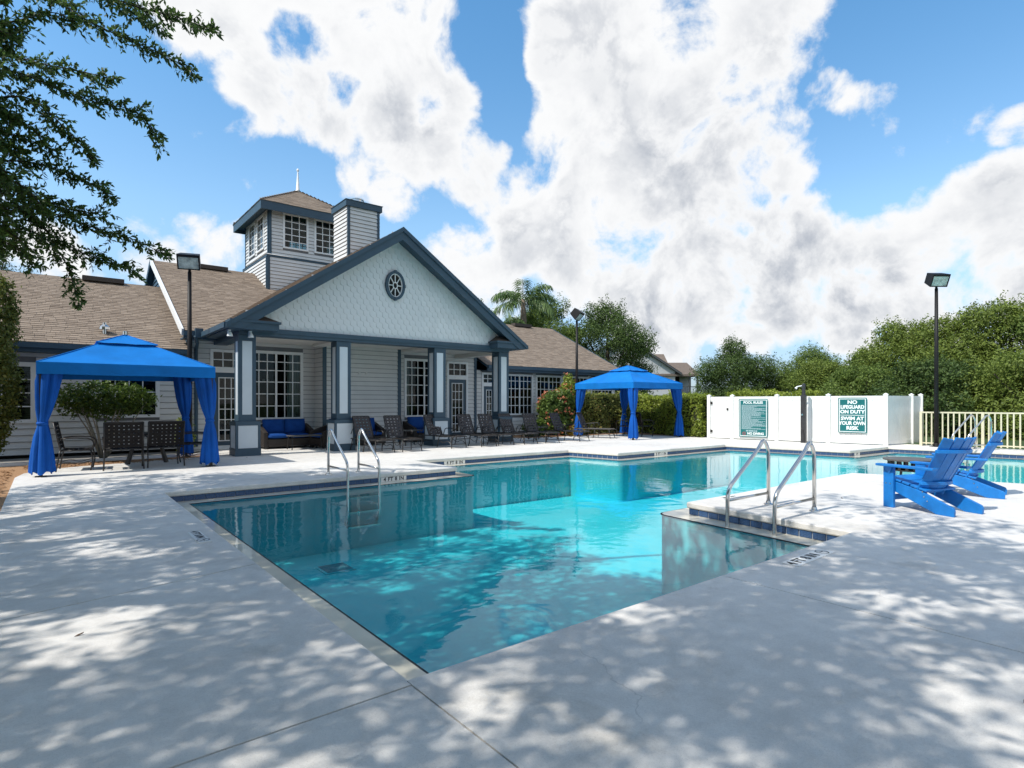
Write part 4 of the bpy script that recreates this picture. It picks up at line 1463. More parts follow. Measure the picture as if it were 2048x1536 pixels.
# ------------------------------------------------------------------ lamp posts
def lamp_post(label, loc, rz, h=5.35, tilt=R(24)):
    t = thing('lamp_post', label, 'lamp post', loc, rz, 'pool lamp posts')
    MB().tube([(0, 0, 0), (0, 0, h * 0.5), (0, 0, h - 0.45)], [0.068, 0.058, 0.046], 12).build('pole', M['pole'], t, world=False, shade=True)
    MB().box(-.13, .13, -.13, .13, 0, 0.02).lathe([(0.10, 0.02), (0.075, 0.12)], 12).build('base_plate', M['pole'], t, world=False)
    MB().tube([(0, 0, h - 0.46), (0, 0, h - 0.30)], 0.035, 10).build('neck', M['pole'], t, world=False)
    T = Matrix.Translation((0, 0, h - 0.16)) @ Matrix.Rotation(tilt, 4, 'X')
    a = 0.27
    hd = MB()
    # box housing, a little narrower at the back; lens opening towards local -Y
    vs = [(-a, -.17, -.20), (a, -.17, -.20), (a, -.17, .20), (-a, -.17, .20), (-a * .86, .17, -.15), (a * .86, .17, -.15), (a * .86, .17, .17), (-a * .86, .17, .17)]
    hd.add([T @ Vector(v) for v in vs], [(4, 7, 6, 5), (0, 4, 5, 1), (1, 5, 6, 2), (2, 6, 7, 3), (3, 7, 4, 0), (0, 1, 2, 3)])
    for b in ((-a, a, -.20, -.175), (-a, a, .13, .20), (-a, -a + .03, -.175, .13), (a - .03, a, -.175, .13)):
        hd.box(b[0], b[1], -.195, -.17, b[2], b[3], 0, T)
    head = hd.build('lamp_head', M['pole'], t, world=False)
    MB().box(-a + .032, a - .032, -.182, -.171, -.173, .128, 0, T).build('lens', M['lens'], head, world=False)
    return t


lamp_post('black lamp post rising behind the dining gazebo, square head against the roof', (2.98, 17.55, 0), R(-20))
lamp_post('black lamp post beside the hedge, lamp head seen edge-on against trees', (17.75, 17.75, 0), R(25), 5.35, R(42))
lamp_post('black lamp post before the picket fence and dense trees', (21.95, 5.98, 0), R(-38), 5.45)


# ------------------------------------------------------------------ pool ladders
def arc(pts, r=0.14, k=5):
    """round the corners of a polyline"""
    pts = [Vector(p) for p in pts]
    out = [pts[0]]
    for i in range(1, len(pts) - 1):
        a, b, c = pts[i - 1], pts[i], pts[i + 1]
        d1, d2 = (a - b), (c - b)
        rr = min(r, d1.length * 0.48, d2.length * 0.48)
        p, q = b + d1.normalized() * rr, b + d2.normalized() * rr
        for j in range(k + 1):
            u = j / k
            out.append(p * (1 - u) ** 2 + b * 2 * u * (1 - u) + q * u ** 2)
    out.append(pts[-1])
    return out


def ladder(label, loc, rz, gap, reach=1.02, top=0.88, bend=0.30, treads=3):
    """two bent stainless grab rails; local +X runs from the deck foot out over the water"""
    t = thing('pool_ladder', label, 'pool ladder', loc, rz, 'stainless pool ladders')
    for y in (0, gap):
        path = arc([(0, y, 0.0), (0, y, top - 0.12), (0.13, y, top + 0.03), (0.26, y, top - 0.10), (reach, y, bend), (reach + 0.01, y, -0.75), (reach - 0.30, y, -1.02)], 0.13)
        r = MB().tube(path, 0.0245, 12).build('rail', M['steel'], t, world=False, shade=True)
        MB().tube([(0.0, y, 0.16), (reach, y, 0.16)], 0.019, 10).build('brace', M['steel'], r, world=False, shade=True)
        MB().lathe([(0.062, 0.0), (0.06, 0.012), (0.035, 0.022), (0.03, 0.05)], 16, (0, y, 0)).build('escutcheon', M['steel'], r, world=False)
    for k in range(treads):
        MB().box(reach - 0.06, reach + 0.05, 0.0, gap, -0.36 - 0.27 * k, -0.335 - 0.27 * k).build('tread', M['steel'], t, world=False)
    return t


ladder('stainless pool ladder on the house side between two depth markers', (4.28, 11.08, 0), R(-90), 0.62, 0.93, 0.87, 0.28)
ladder('large stainless pool ladder at the tiled peninsula edge near the blue chairs', (7.74, 3.43, 0), R(180), -0.61)
ladder('slim stainless grab rails at the far pool edge before the picket fence', (21.75, 4.95, 0), R(150), 0.5, 0.8, 1.02, 0.4)


# ------------------------------------------------------------------ adirondack chairs and table
def make_chair(label, loc, rz):
    t = thing('adirondack_chair', label, 'chair', loc, rz, 'blue lounge chairs on the deck')
    bp = M['blue_plastic']
    w = 0.315

    def part(name, mb, par=None):
        return mb.build(name, bp, par or t, world=False, bevel=0.006)
    for sx in (-1, 1):
        part('front_leg', MB().box(sx * w - .022, sx * w + .022, .25, .39, 0, .545))
        # side rail from the seat front down to the foot behind
        x = sx * (w - 0.046)
        poly = [(0.36, 0.37), (0.36, 0.25), (-0.27, 0.0), (-0.47, 0.0), (-0.475, 0.075), (-0.46, 0.11), (-0.06, 0.27)]
        vs = [(x - .02, y, z) for y, z in poly] + [(x + .02, y, z) for y, z in poly]
        n = len(poly)
        part('side_rail', MB().add(vs, [tuple(range(n)), tuple(reversed(range(n, 2 * n)))] + [((i + 1) % n, i, n + i, n + (i + 1) % n) for i in range(n)]))
        ax = sx * (w + 0.03)
        part('arm', MB().add([(ax - sx * .065, -.28, .547), (ax + sx * .035, -.28, .547), (ax + sx * .065, .30, .547), (ax + sx * .05, .46, .547), (ax - sx * .06, .46, .547),
                              (ax - sx * .065, -.28, .577), (ax + sx * .035, -.28, .577), (ax + sx * .065, .30, .577), (ax + sx * .05, .46, .577), (ax - sx * .06, .46, .577)],
                             [(0, 1, 2, 3, 4), (9, 8, 7, 6, 5), (0, 5, 6, 1), (1, 6, 7, 2), (2, 7, 8, 3), (3, 8, 9, 4), (4, 9, 5, 0)]))
        part('arm_bracket', MB().add([(sx * (w + .024), .25, .545), (sx * (w + .024), .36, .545), (sx * (w + .024), .30, .44), (sx * (w + .06), .25, .545), (sx * (w + .06), .36, .545)],
                                     [(0, 1, 2), (0, 3, 4, 1), (2, 4, 3), (0, 2, 3), (1, 4, 2)]))
    for k, (y, z) in enumerate(((.345, .385), (.235, .365), (.125, .340), (.015, .312), (-.095, .285))):
        part('seat_slat', MB().beam((-w + .03, y, z), (w - .03, y, z), 0.098, 0.026, (0, -.25, 1)))
    part('front_apron', MB().box(-w + .05, w - .05, .345, .37, .22, .36))
    part('stretcher', MB().box(-w + .03, w - .03, .28, .32, .10, .17))
    # five back boards set round a shallow arc
    for k in range(5):
        phi = R(17.5 * (k - 2))
        u = (k - 2) / 2
        sx_, sy_ = 0.40 * math.sin(phi), 0.40 * (1 - math.cos(phi))
        b0 = Vector((sx_ * 0.98, -.085 + sy_, .20 if abs(k - 2) == 2 else .24))
        b1 = Vector((sx_ * 1.12, -.475 + sy_ * 1.15, 0.965 - 0.012 * u * u))
        nrm = Vector((-math.sin(phi), math.cos(phi), 0.5)).normalized()
        part('back_slat', MB().beam(b0, b1, 0.119, 0.022, nrm))
    # curved cross rails behind the boards
    for (y, z, hw, dp) in ((-.368, .765, .325, .05), (-.150, .345, .29, .05)):
        vs, fs = [], []
        n = 12
        for i in range(n + 1):
            u = -1 + 2 * i / n
            for (dy, dz) in ((0.0, .0), (-dp, .0), (-dp, .045), (0.0, .045)):
                vs.append((u * hw, y - 0.020 + 0.115 * u * u + dy * (1 - 0.25 * u * u), z + dz))
        for i in range(n):
            for j in range(4):
                fs.append((4 * i + j, 4 * i + (j + 1) % 4, 4 * i + 4 + (j + 1) % 4, 4 * i + 4 + j))
        fs += [(3, 2, 1, 0), (4 * n, 4 * n + 1, 4 * n + 2, 4 * n + 3)]
        part('back_rail', MB().add(vs, fs))
    bo = MB()
    for sx in (-1, 1):
        for (y, z) in ((.29, .32), (.35, .32), (-.12, .20), (-.16, .15), (-.10, .26)):
            bo.tube([(sx * (w + (.0225 if y > 0 else -.026)), y, z), (sx * (w + (.027 if y > 0 else -.021)), y, z)], 0.008, 8)
        bo.tube([(sx * (w + .02), -.25, .577), (sx * (w + .02), -.25, .581)], 0.008, 8)
    bo.build('bolts', M['steel'], t, world=False)
    return t


make_chair('blue slatted lounge chair seen from behind, nearer of the pair', (9.02, 2.53, 0), R(-17.5))
make_chair('blue slatted lounge chair seen edge-on beyond the round table', (11.0, 2.62, 0), R(9))
t = thing('side_table', 'round dark slatted side table between the two blue chairs', 'side table', (11.32, 3.46, 0))
MB().lathe([(0.36, 0.425), (0.385, 0.43), (0.385, 0.452), (0.37, 0.457)], 28, (11.32, 3.46, 0)).build('table_top', M['grey_stone'], t)
for k in range(4):
    a = R(45 + 90 * k)
    c_, s_ = math.cos(a), math.sin(a)
    MB().tube([(11.32 + 0.30 * c_, 3.46 + 0.30 * s_, 0), (11.32 + 0.25 * c_, 3.46 + 0.25 * s_, 0.25), (11.32 + 0.30 * c_, 3.46 + 0.30 * s_, 0.425)], 0.020, 8).build('leg', M['black_metal'], t)
ap_ = MB()
for k in range(18):
    a = R(20 * k)
    ap_.box(-0.02, 0.02, 0.30, 0.315, 0.27, 0.425, 0, Matrix.Translation((11.32, 3.46, 0)) @ Matrix.Rotation(a, 4, 'Z'))
ap_.lathe([(0.318, 0.26), (0.318, 0.28), (0.296, 0.28), (0.296, 0.26)], 28, (11.32, 3.46, 0)).build('slat_skirt', M['black_metal'], t)


# ------------------------------------------------------------------ strap furniture
def weave(P, U, V, w, h, nu, nv, sw=0.052, bow=0.0):
    """woven straps over a w x h panel; P origin corner, U and V unit axes"""
    P, U, V = Vector(P), Vector(U).normalized(), Vector(V).normalized()
    Nn = U.cross(V).normalized()
    mb = MB()

    def strap(a, b, side, n, off0):
        d = (b - a)
        L = d.length
        d.normalize()
        vs, fs = [], []
        for i in range(n + 1):
            u = i / n
            off = 0.006 * (1 if (i + off0) % 2 else -1)
            c = a + d * (L * u) + Nn * (off - bow * math.sin(math.pi * u))
            vs += [c - side * sw / 2 + Nn * .002, c + side * sw / 2 + Nn * .002, c + side * sw / 2 - Nn * .002, c - side * sw / 2 - Nn * .002]
        for i in range(n):
            for j in range(4):
                fs.append((4 * i + j, 4 * i + (j + 1) % 4, 4 * i + 4 + (j + 1) % 4, 4 * i + 4 + j))
        mb.add(vs, fs)
    for i in range(nu):
        x = w * (i + 0.5) / nu
        strap(P + U * x, P + U * x + V * h, U, nv, i)
    for j in range(nv):
        y = h * (j + 0.5) / nv
        strap(P + V * y, P + V * y + U * w, V, nu, j + 1)
    return mb


def make_lounge():
    """strap chaise: local -Y is the foot end"""
    t = thing('chaise_lounge', 'x', 'chaise lounge', (0, 0, 0))
    bmt = M['black_metal']
    w, zs = 0.27, 0.36
    for sx in (-1, 1):
        MB().tube(arc([(sx * w, -0.98, zs - 0.03), (sx * w, -0.92, zs), (sx * w, 0.35, zs), (sx * w, 0.72, zs - .02)], 0.05), 0.017, 8).build('side_rail', bmt, t, world=False, shade=True)
        for (y0, y1) in ((-0.86, -0.92), (-0.30, -0.22), (0.45, 0.54)):
            MB().tube([(sx * w, y0, zs), (sx * (w + .012), (y0 + y1) / 2, zs * 0.5), (sx * (w + .03), y1, 0.0)], 0.014, 8).build('leg', bmt, t, world=False, shade=True)
        MB().tube(arc([(sx * w, 0.15, zs), (sx * (w + .03), 0.10, zs + .21), (sx * (w + .03), -0.22, zs + .23), (sx * (w + .03), -0.30, zs + .16), (sx * (w + .02), -0.24, zs + .11)], 0.08), 0.013, 8).build('arm', bmt, t, world=False, shade=True)
        # cast braces between the legs
        MB().tube(arc([(sx * (w + .02), -0.90, 0.12), (sx * (w + .015), -0.70, 0.24), (sx * (w + .012), -0.50, 0.14), (sx * (w + .012), -0.27, 0.26)], 0.12), 0.009, 6).build('brace', bmt, t, world=False)
    for (y, z, r) in ((-0.95, zs - .01, 0.015), (-0.3, zs - .02, 0.013), (-0.89, 0.12, 0.009), (0.50, 0.18, 0.009)):
        MB().tube([(-w, y, z), (w, y, z)], r, 8).build('cross_bar', bmt, t, world=False, shade=True)
    weave((-w, -0.94, zs), (1, 0, 0), (0, 1, 0), 2 * w, 1.12, 5, 11, 0.066, 0.03).build('seat_straps', M['strap'], t, world=False)
    lean = Vector((0, 0.42, 0.90)).normalized()
    p0 = Vector((-w, 0.20, zs + .01))
    bk = MB()
    for sx in (-1, 1):
        a = Vector((sx * w, 0.20, zs + .01))
        bk.tube([a, a + lean * 0.63], 0.016, 8)
    bk.tube(arc([Vector((-w, 0.20, zs + .01)) + lean * 0.61, Vector((-w, 0.20, zs + .01)) + lean * 0.69, Vector((w, 0.20, zs + .01)) + lean * 0.69, Vector((w, 0.20, zs + .01)) + lean * 0.61], 0.05), 0.016, 8)
    bk.tube([Vector((w, 0.20, zs)) + lean * 0.40, (w, 0.66, zs)], 0.010, 6).tube([Vector((-w, 0.20, zs)) + lean * 0.40, (-w, 0.66, zs)], 0.010, 6)
    b = bk.build('back_frame', bmt, t, world=False, shade=True)
    weave(p0, (1, 0, 0), lean, 2 * w, 0.68, 5, 7, 0.064).build('back_straps', M['strap'], b, world=False)
    return t


LG = [  # (x, y, yaw deg, label)
    (7.22, 15.62, 4, 'dark strap chaise lounge beside the second column, patterned pillow behind it'),
    (8.15, 15.58, -3, 'dark strap chaise lounge at the centre of the fireplace wall, armrest curled'),
    (9.72, 15.82, 8, 'dark strap chaise lounge in front of the third column pedestal'),
    (10.88, 15.72, 2, 'dark strap chaise lounge in front of the dark blue porch door'),
    (11.75, 15.80, -5, 'dark strap chaise lounge between the porch door and the last column'),
    (12.62, 15.74, 3, 'dark strap chaise lounge in front of the last porch column pedestal'),
    (13.62, 15.66, -3, 'dark strap chaise lounge in front of the wing windows, blue pot behind'),
    (14.95, 15.62, 10, 'dark strap chaise lounge by the flowering shrub, small table beside it'),
    (16.9, 16.15, 24, 'dark strap chaise lounge with its foot under the hedge-side gazebo'),
]
lounge = make_lounge()
for i, (x, y, rz, lb) in enumerate(LG):
    o = lounge if i == 0 else copy_tree(lounge)
    o.location = (x, y, 0)
    o.rotation_euler = (0, 0, R(rz))
    o['label'] = lb
    o['group'] = 'strap chaise lounges along the pool deck'


def make_dining_chair():
    """woven dining chair: local -Y is the front"""
    t = thing('dining_chair', 'x', 'chair', (0, 0, 0))
    bmt = M['black_metal']
    w = 0.34
    lean = Vector((0, 0.20, 0.98)).normalized()
    for sx in (-1, 1):
        MB().tube(arc([(sx * w, 0.26, 0.42), (sx * w, 0.29, 0.25), (sx * (w + .01), 0.33, 0.0)], 0.1), 0.014, 8).build('leg', bmt, t, world=False, shade=True)
        MB().tube(arc([(sx * w, -0.24, 0.42), (sx * w, -0.28, 0.22), (sx * (w + .01), -0.24, 0.0)], 0.1), 0.014, 8).build('leg', bmt, t, world=False, shade=True)
        MB().tube(arc([(sx * w, 0.27, 0.66), (sx * (w + .03), 0.05, 0.68), (sx * (w + .03), -0.22, 0.66), (sx * (w + .02), -0.30, 0.58), (sx * w, -0.26, 0.44)], 0.1), 0.014, 8).build('arm', bmt, t, world=False, shade=True)
        MB().tube(arc([(sx * w, 0.31, 0.13), (sx * w, 0.15, 0.20), (sx * w, 0.0, 0.13), (sx * w, -0.25, 0.20)], 0.1), 0.008, 6).build('brace', bmt, t, world=False)
    MB().tube([(-w, -0.25, 0.42), (w, -0.25, 0.42)], 0.013, 8).tube([(-w, 0.25, 0.42), (w, 0.25, 0.42)], 0.013, 8).tube([(-w, -0.25, 0.42), (-w, 0.25, 0.42)], 0.013, 8).tube([(w, -0.25, 0.42), (w, 0.25, 0.42)], 0.013, 8).build('seat_frame', bmt, t, world=False, shade=True)
    weave((-w, -0.25, 0.425), (1, 0, 0), (0, 1, 0), 2 * w, 0.50, 7, 6, 0.058, 0.02).build('seat_straps', M['strap_black'], t, world=False)
    a = Vector((0, 0.25, 0.40))
    bk = MB().tube([a + Vector((-w, 0, 0)), a + Vector((-w, 0, 0)) + lean * 0.60], 0.015, 8).tube([a + Vector((w, 0, 0)), a + Vector((w, 0, 0)) + lean * 0.60], 0.015, 8).tube([a + Vector((-w, 0, 0)) + lean * 0.6, a + Vector((w, 0, 0)) + lean * 0.6], 0.015, 8)
    b = bk.build('back_frame', bmt, t, world=False, shade=True)
    weave(a + Vector((-w, 0, 0)) + lean * 0.06, (1, 0, 0), lean, 2 * w, 0.54, 8, 7, 0.058).build('back_straps', M['strap_black'], b, world=False)
    return t


t = thing('dining_table', 'dark patio dining table under the left blue gazebo', 'table', (1.80, 15.70, 0))
MB().lathe([(0.55, 0.66), (0.57, 0.67), (0.57, 0.695), (0.55, 0.70)], 28, (1.80, 15.70, 0)).build('table_top', M['black_metal'], t)
for sx in (-1, 1):
    MB().tube(arc([(1.80 + sx * 0.38, 15.70, 0.0), (1.80 + sx * 0.30, 15.70, 0.3), (1.80 + sx * 0.2, 15.70, 0.67)], 0.2), [0.05, 0.05, 0.045, 0.04, 0.04, 0.04, 0.04, 0.04], 8).build('leg', M['black_metal'], t)
DC = [(1.27, 14.78, 176, 'dark woven dining chair with its back to the pool, nearer the shrub'),
      (2.00, 14.86, 184, 'dark woven dining chair with its back to the pool, nearer the right curtain'),
      (0.50, 15.15, 84, 'dark woven dining chair turned sideways under the bare stems of the shrub'),
      (2.72, 15.75, 262, 'dark woven dining chair behind the right front curtain of the dining gazebo')]
dch = make_dining_chair()
for i, (x, y, rz, lb) in enumerate(DC):
    o = dch if i == 0 else copy_tree(dch)
    o.location, o.rotation_euler = (x, y, 0), (0, 0, R(rz))
    o['label'], o['group'] = lb, 'woven dining chairs under the left gazebo'
o = copy_tree(dch)
o.location, o.rotation_euler = (18.75, 15.9, 0), (0, 0, R(200))
o['label'], o['group'] = 'dark woven dining chair under the gazebo by the hedge', 'woven chairs under the right gazebo'
o = copy_tree(dch)
o.location, o.rotation_euler = (19.35, 15.5, 0), (0, 0, R(75))
o['label'], o['group'] = 'low dark woven chair beside the right rear curtain of the hedge-side gazebo', 'woven chairs under the right gazebo'


# ------------------------------------------------------------------ porch seating
def cushion(mb, x0, x1, y0, y1, z0, z1, T=None):
    n = 5
    vs, fs = [], []
    for sgn, zz in ((1, z1), (-1, z0)):
        for j in range(n + 1):
            for i in range(n + 1):
                u, v = -1 + 2 * i / n, -1 + 2 * j / n
                puff = (1 - u ** 4) * (1 - v ** 4)
                zc = (z0 + z1) / 2
                p = Vector((x0 + (x1 - x0) * (u + 1) / 2, y0 + (y1 - y0) * (v + 1) / 2, zc + sgn * (z1 - z0) / 2 * (0.45 + 0.55 * puff)))
                vs.append(T @ p if T is not None else p)
    m = n + 1
    for j in range(n):
        for i in range(n):
            a = j * m + i
            fs += [(a, a + 1, a + m + 1, a + m), (m * m + a, m * m + a + m, m * m + a + m + 1, m * m + a + 1)]
    edge = [i for i in range(m)] + [m * j + n for j in range(1, m)] + [n * m + i for i in range(n - 1, -1, -1)] + [m * j for j in range(n - 1, 0, -1)]
    for k in range(len(edge)):
        a, b = edge[k], edge[(k + 1) % len(edge)]
        fs.append((b, a, m * m + a, m * m + b))
    return mb.add(vs, fs)


def sofa(label, loc, rz, w, seats, cat='sofa', name='wicker_sofa'):
    """local -Y is the front"""
    t = thing(name, label, cat, loc, rz, 'wicker porch seats with blue cushions')
    h = w / 2
    MB().box(-h, h, -.36, .36, .06, .30).build('base', M['wicker'], t, world=False, bevel=0.02)
    MB().box(-h, h, .28, .40, .30, .74).build('back', M['wicker'], t, world=False, bevel=0.03)
    for sx in (-1, 1):
        MB().add([(sx * h, -.36, .06), (sx * (h + .13), -.36, .06), (sx * (h + .13), .40, .06), (sx * h, .40, .06), (sx * h, -.36, .50), (sx * (h + .13), -.36, .50), (sx * (h + .13), .40, .74), (sx * h, .40, .74)],
                 [(0, 3, 2, 1), (4, 5, 6, 7), (0, 1, 5, 4), (2, 3, 7, 6), (0, 4, 7, 3), (1, 2, 6, 5)]).build('arm', M['wicker'], t, world=False, bevel=0.02)
        for y in (-.33, .36):
            MB().box(sx * (h + .05) - .03, sx * (h + .05) + .03, y - .03, y + .03, 0, .06).build('foot', M['black_metal'], t, world=False)
    sw = w / seats
    for k in range(seats):
        x0 = -h + k * sw + .01
        cushion(MB(), x0, x0 + sw - .02, -.38, .25, .30, .45).build('seat_cushion', M['cushion'], t, world=False, shade=True)
        T = Matrix.Translation((x0 + (sw - .02) / 2, .17, .43)) @ Matrix.Rotation(R(-14), 4, 'X')
        cushion(MB(), -(sw - .02) / 2, (sw - .02) / 2, 0, .46, -.08, .08, T @ Matrix.Rotation(R(90), 4, 'X')).build('back_cushion', M['cushion'], t, world=False, shade=True)
    return t


sofa('dark wicker loveseat with two blue back cushions under the left porch window', (5.80, 18.45, 0), 0, 1.30, 2)
sofa('dark wicker sofa behind the loungers at the fireplace wall', (8.02, 18.02, 0), 0, 1.25, 2)
sofa('dark wicker armchair with one blue cushion below the right porch window', (10.42, 18.35, 0), R(4), 0.66, 1, 'armchair', 'wicker_armchair')
sofa('dark empty wicker armchair in the corner beside the fireplace wall', (6.80, 17.75, 0), R(-80), 0.60, 1, 'armchair', 'wicker_armchair')
pl = cushion(MB(), -.24, .24, -.24, .24, -.09, .09, Matrix.Translation((8.02, 17.88, .68)) @ Matrix.Rotation(R(74), 4, 'X')).build('throw_pillow', M['teal_pillow'], None, shade=True)
tag(pl, 'square patterned teal pillow propped on the sofa by the fireplace wall', 'pillow')


def coffee_table(label, x, y, w, d, h, grp=None, metal='black_metal'):
    t = thing('coffee_table', label, 'table', (x, y, 0), 0, 'small dark porch tables')
    MB().box(x - w / 2, x + w / 2, y - d / 2, y + d / 2, h - .03, h).build('table_top', M['grey_stone'], t, bevel=0.006)
    for sx in (-1, 1):
        for sy in (-1, 1):
            MB().tube([(x + sx * (w / 2 - .06), y + sy * (d / 2 - .06), h - .03), (x + sx * (w / 2 - .03), y + sy * (d / 2 - .03), 0)], 0.016, 8).build('leg', M['black_metal'], t)
    MB().tube([(x - w / 2 + .05, y, .12), (x + w / 2 - .05, y, .12)], 0.011, 6).build('stretcher', M['black_metal'], t)
    return t


coffee_table('dark low coffee table in front of the blue loveseat', 6.05, 17.55, 0.95, 0.5, 0.42)
coffee_table('small square table between the loungers at the right porch window', 9.28, 16.95, 0.62, 0.5, 0.50)
coffee_table('small dark table beside the lounger near the flowering shrub', 14.45, 16.55, 0.55, 0.5, 0.48)
pot = thing('garden_stool', 'round dark blue ceramic pot behind the lounger by the wing wall', 'pot', (13.75, 17.95, 0))
MB().lathe([(0.15, 0), (0.20, 0.10), (0.225, 0.24), (0.20, 0.38), (0.16, 0.44), (0.17, 0.46)], 20, (13.75, 17.95, 0)).build('body', M['cushion'], pot, shade=True)
MB().lathe([(0.172, 0.455), (0.178, 0.47), (0.165, 0.48)], 20, (13.75, 17.95, 0)).build('rim', M['cushion'], pot, shade=True)

# ------------------------------------------------------------------ white vinyl fence, signs, shower
FA, FB, FC = Vector((20.34, 13.02)), Vector((21.28, 7.17)), Vector((23.6, 6.88))
vf = thing('vinyl_fence', 'white solid vinyl privacy fence with capped posts enclosing pool equipment', 'fence', (FB.x, FB.y, 0))
fdir = (FB - FA).normalized()
fin = Vector((fdir.y, -fdir.x))
fin = fin if fin.x > 0 else -fin
FH = 1.62


def fpost(p, h=FH + 0.03, s=0.062):
    T = Matrix.Translation((p.x, p.y, 0)) @ Matrix.Rotation(math.atan2(fdir.y, fdir.x), 4, 'Z')
    o = MB().box(-s, s, -s, s, 0, h, 0, T).build('post', M['vinyl'], vf)
    MB().box(-s - .012, s + .012, -s - .012, s + .012, h, h + .022, 0, T).add([T @ Vector(v) for v in ((-s, -s, h + .022), (s, -s, h + .022), (s, s, h + .022), (-s, s, h + .022), (0, 0, h + .06))],
                                                                          [(0, 1, 4), (1, 2, 4), (2, 3, 4), (3, 0, 4), (3, 2, 1, 0)]).build('post_cap', M['vinyl'], o)


def fpanel(a, b, h=FH):
    d = (b - a).normalized()
    T = Matrix.Translation((a.x, a.y, 0)) @ Matrix.Rotation(math.atan2(d.y, d.x), 4, 'Z')
    L = (b - a).length
    s0, s1 = 0.064, L - 0.064
    MB().box(s0, s1, -.024, .024, .03, .16, 0, T).build('rail', M['vinyl'], vf)
    o = MB().box(s0, s1, -.024, .024, h - .13, h - .002, 0, T).build('rail', M['vinyl'], vf)
    n = max(1, round((s1 - s0) / 0.16))
    for k in range(n):
        x0 = s0 + (s1 - s0) * k / n
        x1 = s0 + (s1 - s0) * (k + 1) / n
        MB().box(x0 + .0025, x1 - .0025, -.014, .014, .155, h - .128, 0, T).build('panel_board', M['vinyl'], o)


ts = [0.0, 0.155, 0.43, 0.715, 1.0]
FP = [FA + (FB - FA) * u for u in ts]
for p in FP:
    fpost(p)
for a, b in zip(FP[:-1], FP[1:]):
    fpanel(a, b)
fm = FB + (FC - FB) * 0.72
fpost(fm)
fpost(FC)
fpanel(FB, fm)
fpanel(fm, FC)
hg = MB()
for z in (0.28, 1.38):
    c = FA + fdir * 0.09 - fin * 0.035
    hg.box(c.x - .03, c.x + .03, c.y - .05, c.y + .05, z - .05, z + .05)
hg.build('gate_hinge', M['black_metal'], vf)
c = FP[1] - fdir * 0.18 - fin * 0.04
MB().box(c.x - .015, c.x + .015, c.y - .03, c.y + .03, 1.10, 1.18).build('gate_latch', M['black_metal'], vf)


def sign_mtx(u0, u1, z0, z1, off=0.072):
    """frame whose local X runs along the fence, local Y up, Z out towards the pool; origin at the sign centre"""
    p = FA + fdir * ((u0 + u1) / 2) - fin * off
    return Matrix(((fdir.x, 0, -fin.x, p.x), (fdir.y, 0, -fin.y, p.y), (0, 1, 0, (z0 + z1) / 2), (0, 0, 0, 1)))


def sign(label, u0, u1, z0, z1, name='pool_sign'):
    T = sign_mtx(u0, u1, z0, z1)
    w, h = (u1 - u0) / 2, (z1 - z0) / 2
    t = thing(name, label, 'sign', tuple(T.translation))
    MB().box(-w, w, -h, h, -.004, .004, 0, T).build('board', M['sign'], t)
    b = MB()
    m, k = 0.028, 0.022
    b.box(-w + m, w - m, h - m - k, h - m, .004, .0055, 0, T).box(-w + m, w - m, -h + m, -h + m + k, .004, .0055, 0, T)
    b.box(-w + m, -w + m + k, -h + m + k, h - m - k, .004, .0055, 0, T).box(w - m - k, w - m, -h + m + k, h - m - k, .004, .0055, 0, T)
    b.build('border', M['sign_white'], t)
    iv = Matrix.Translation(-Vector(t['_org']))
    return t, T, w, h, iv


uu = lambda p: (Vector(p) - FA).dot(fdir)
t, T, w, h, iv = sign('green pool rules sign with long fine print on the white fence', uu((20.53, 11.84)), uu((20.70, 10.81)), 0.11, 1.525)
LT = lambda x, y: iv @ T @ Matrix.Translation((x, y, .0058))
lettering('POOL RULES', 0.125, M['sign_white'], t, LT(0, h - 0.135), 0.004, 1.0)
fp = MB()
y = h - 0.22
rd = random.Random(3)
fp.box(-w + .10, w - .07, y - .018, y, .004, .0054, 0, T)
y -= 0.035
while y > -h + 0.30:
    x = -w + .10
    end = w - .07 if rd.random() < 0.45 else w - rd.uniform(.12, .62)
    while x < end:
        l = min(rd.uniform(.02, .075), end - x)
        fp.box(x, x + l, y - .016, y, .004, .0054, 0, T)
        x += l + .011
    y -= 0.0285
for x0, x1 in ((-.26, -.17), (-.15, .02), (.035, .075), (.09, .15)):
    fp.box(x0, x1, -h + .205, -h + .245, .004, .0054, 0, T)
fp.build('fine_print', M['sign_grey'], t)
lettering('NO DIVING', 0.115, M['sign_white'], t, LT(0.09, -h + 0.125), 0.005)
nd = MB()
for k in range(20):
    a, b = 2 * math.pi * k / 20, 2 * math.pi * (k + 1) / 20
    nd.add([T @ Vector((-.33 + r * math.cos(q), -h + .125 + r * math.sin(q), .0060)) for r, q in ((.060, a), (.045, a), (.045, b), (.060, b))], [(0, 3, 2, 1)])
nd.box(-.335, -.325, -h + .078, -h + .172, .0056, .0062, 0, T @ Matrix.Translation((-.33, -h + .125, 0)) @ Matrix.Rotation(R(45), 4, 'Z') @ Matrix.Translation((.33, h - .125, 0)))
nd.build('no_diving_symbol', M['red'], t)
t, T, w, h, iv = sign('green sign reading no lifeguard on duty, swim at your own risk', uu((21.06, 8.52)), uu((21.20, 7.69)), 0.38, 1.555)
LT = lambda x, y: iv @ T @ Matrix.Translation((x, y, .0058))
for s_, yy, sx in (('NO', .435, 1.15), ('LIFEGUARD', .275, .86), ('ON DUTY', .115, 1.0), ('SWIM AT', -.11, 1.05), ('YOUR OWN', -.27, .88), ('RISK', -.43, 1.15)):
    lettering(s_, 0.158, M['sign_white'], t, LT(0, yy), 0.007, 1.0, sx=sx)
MB().box(-w + .07, w - .07, -.005, .012, .004, .0055, 0, T).build('divider', M['sign_white'], t)

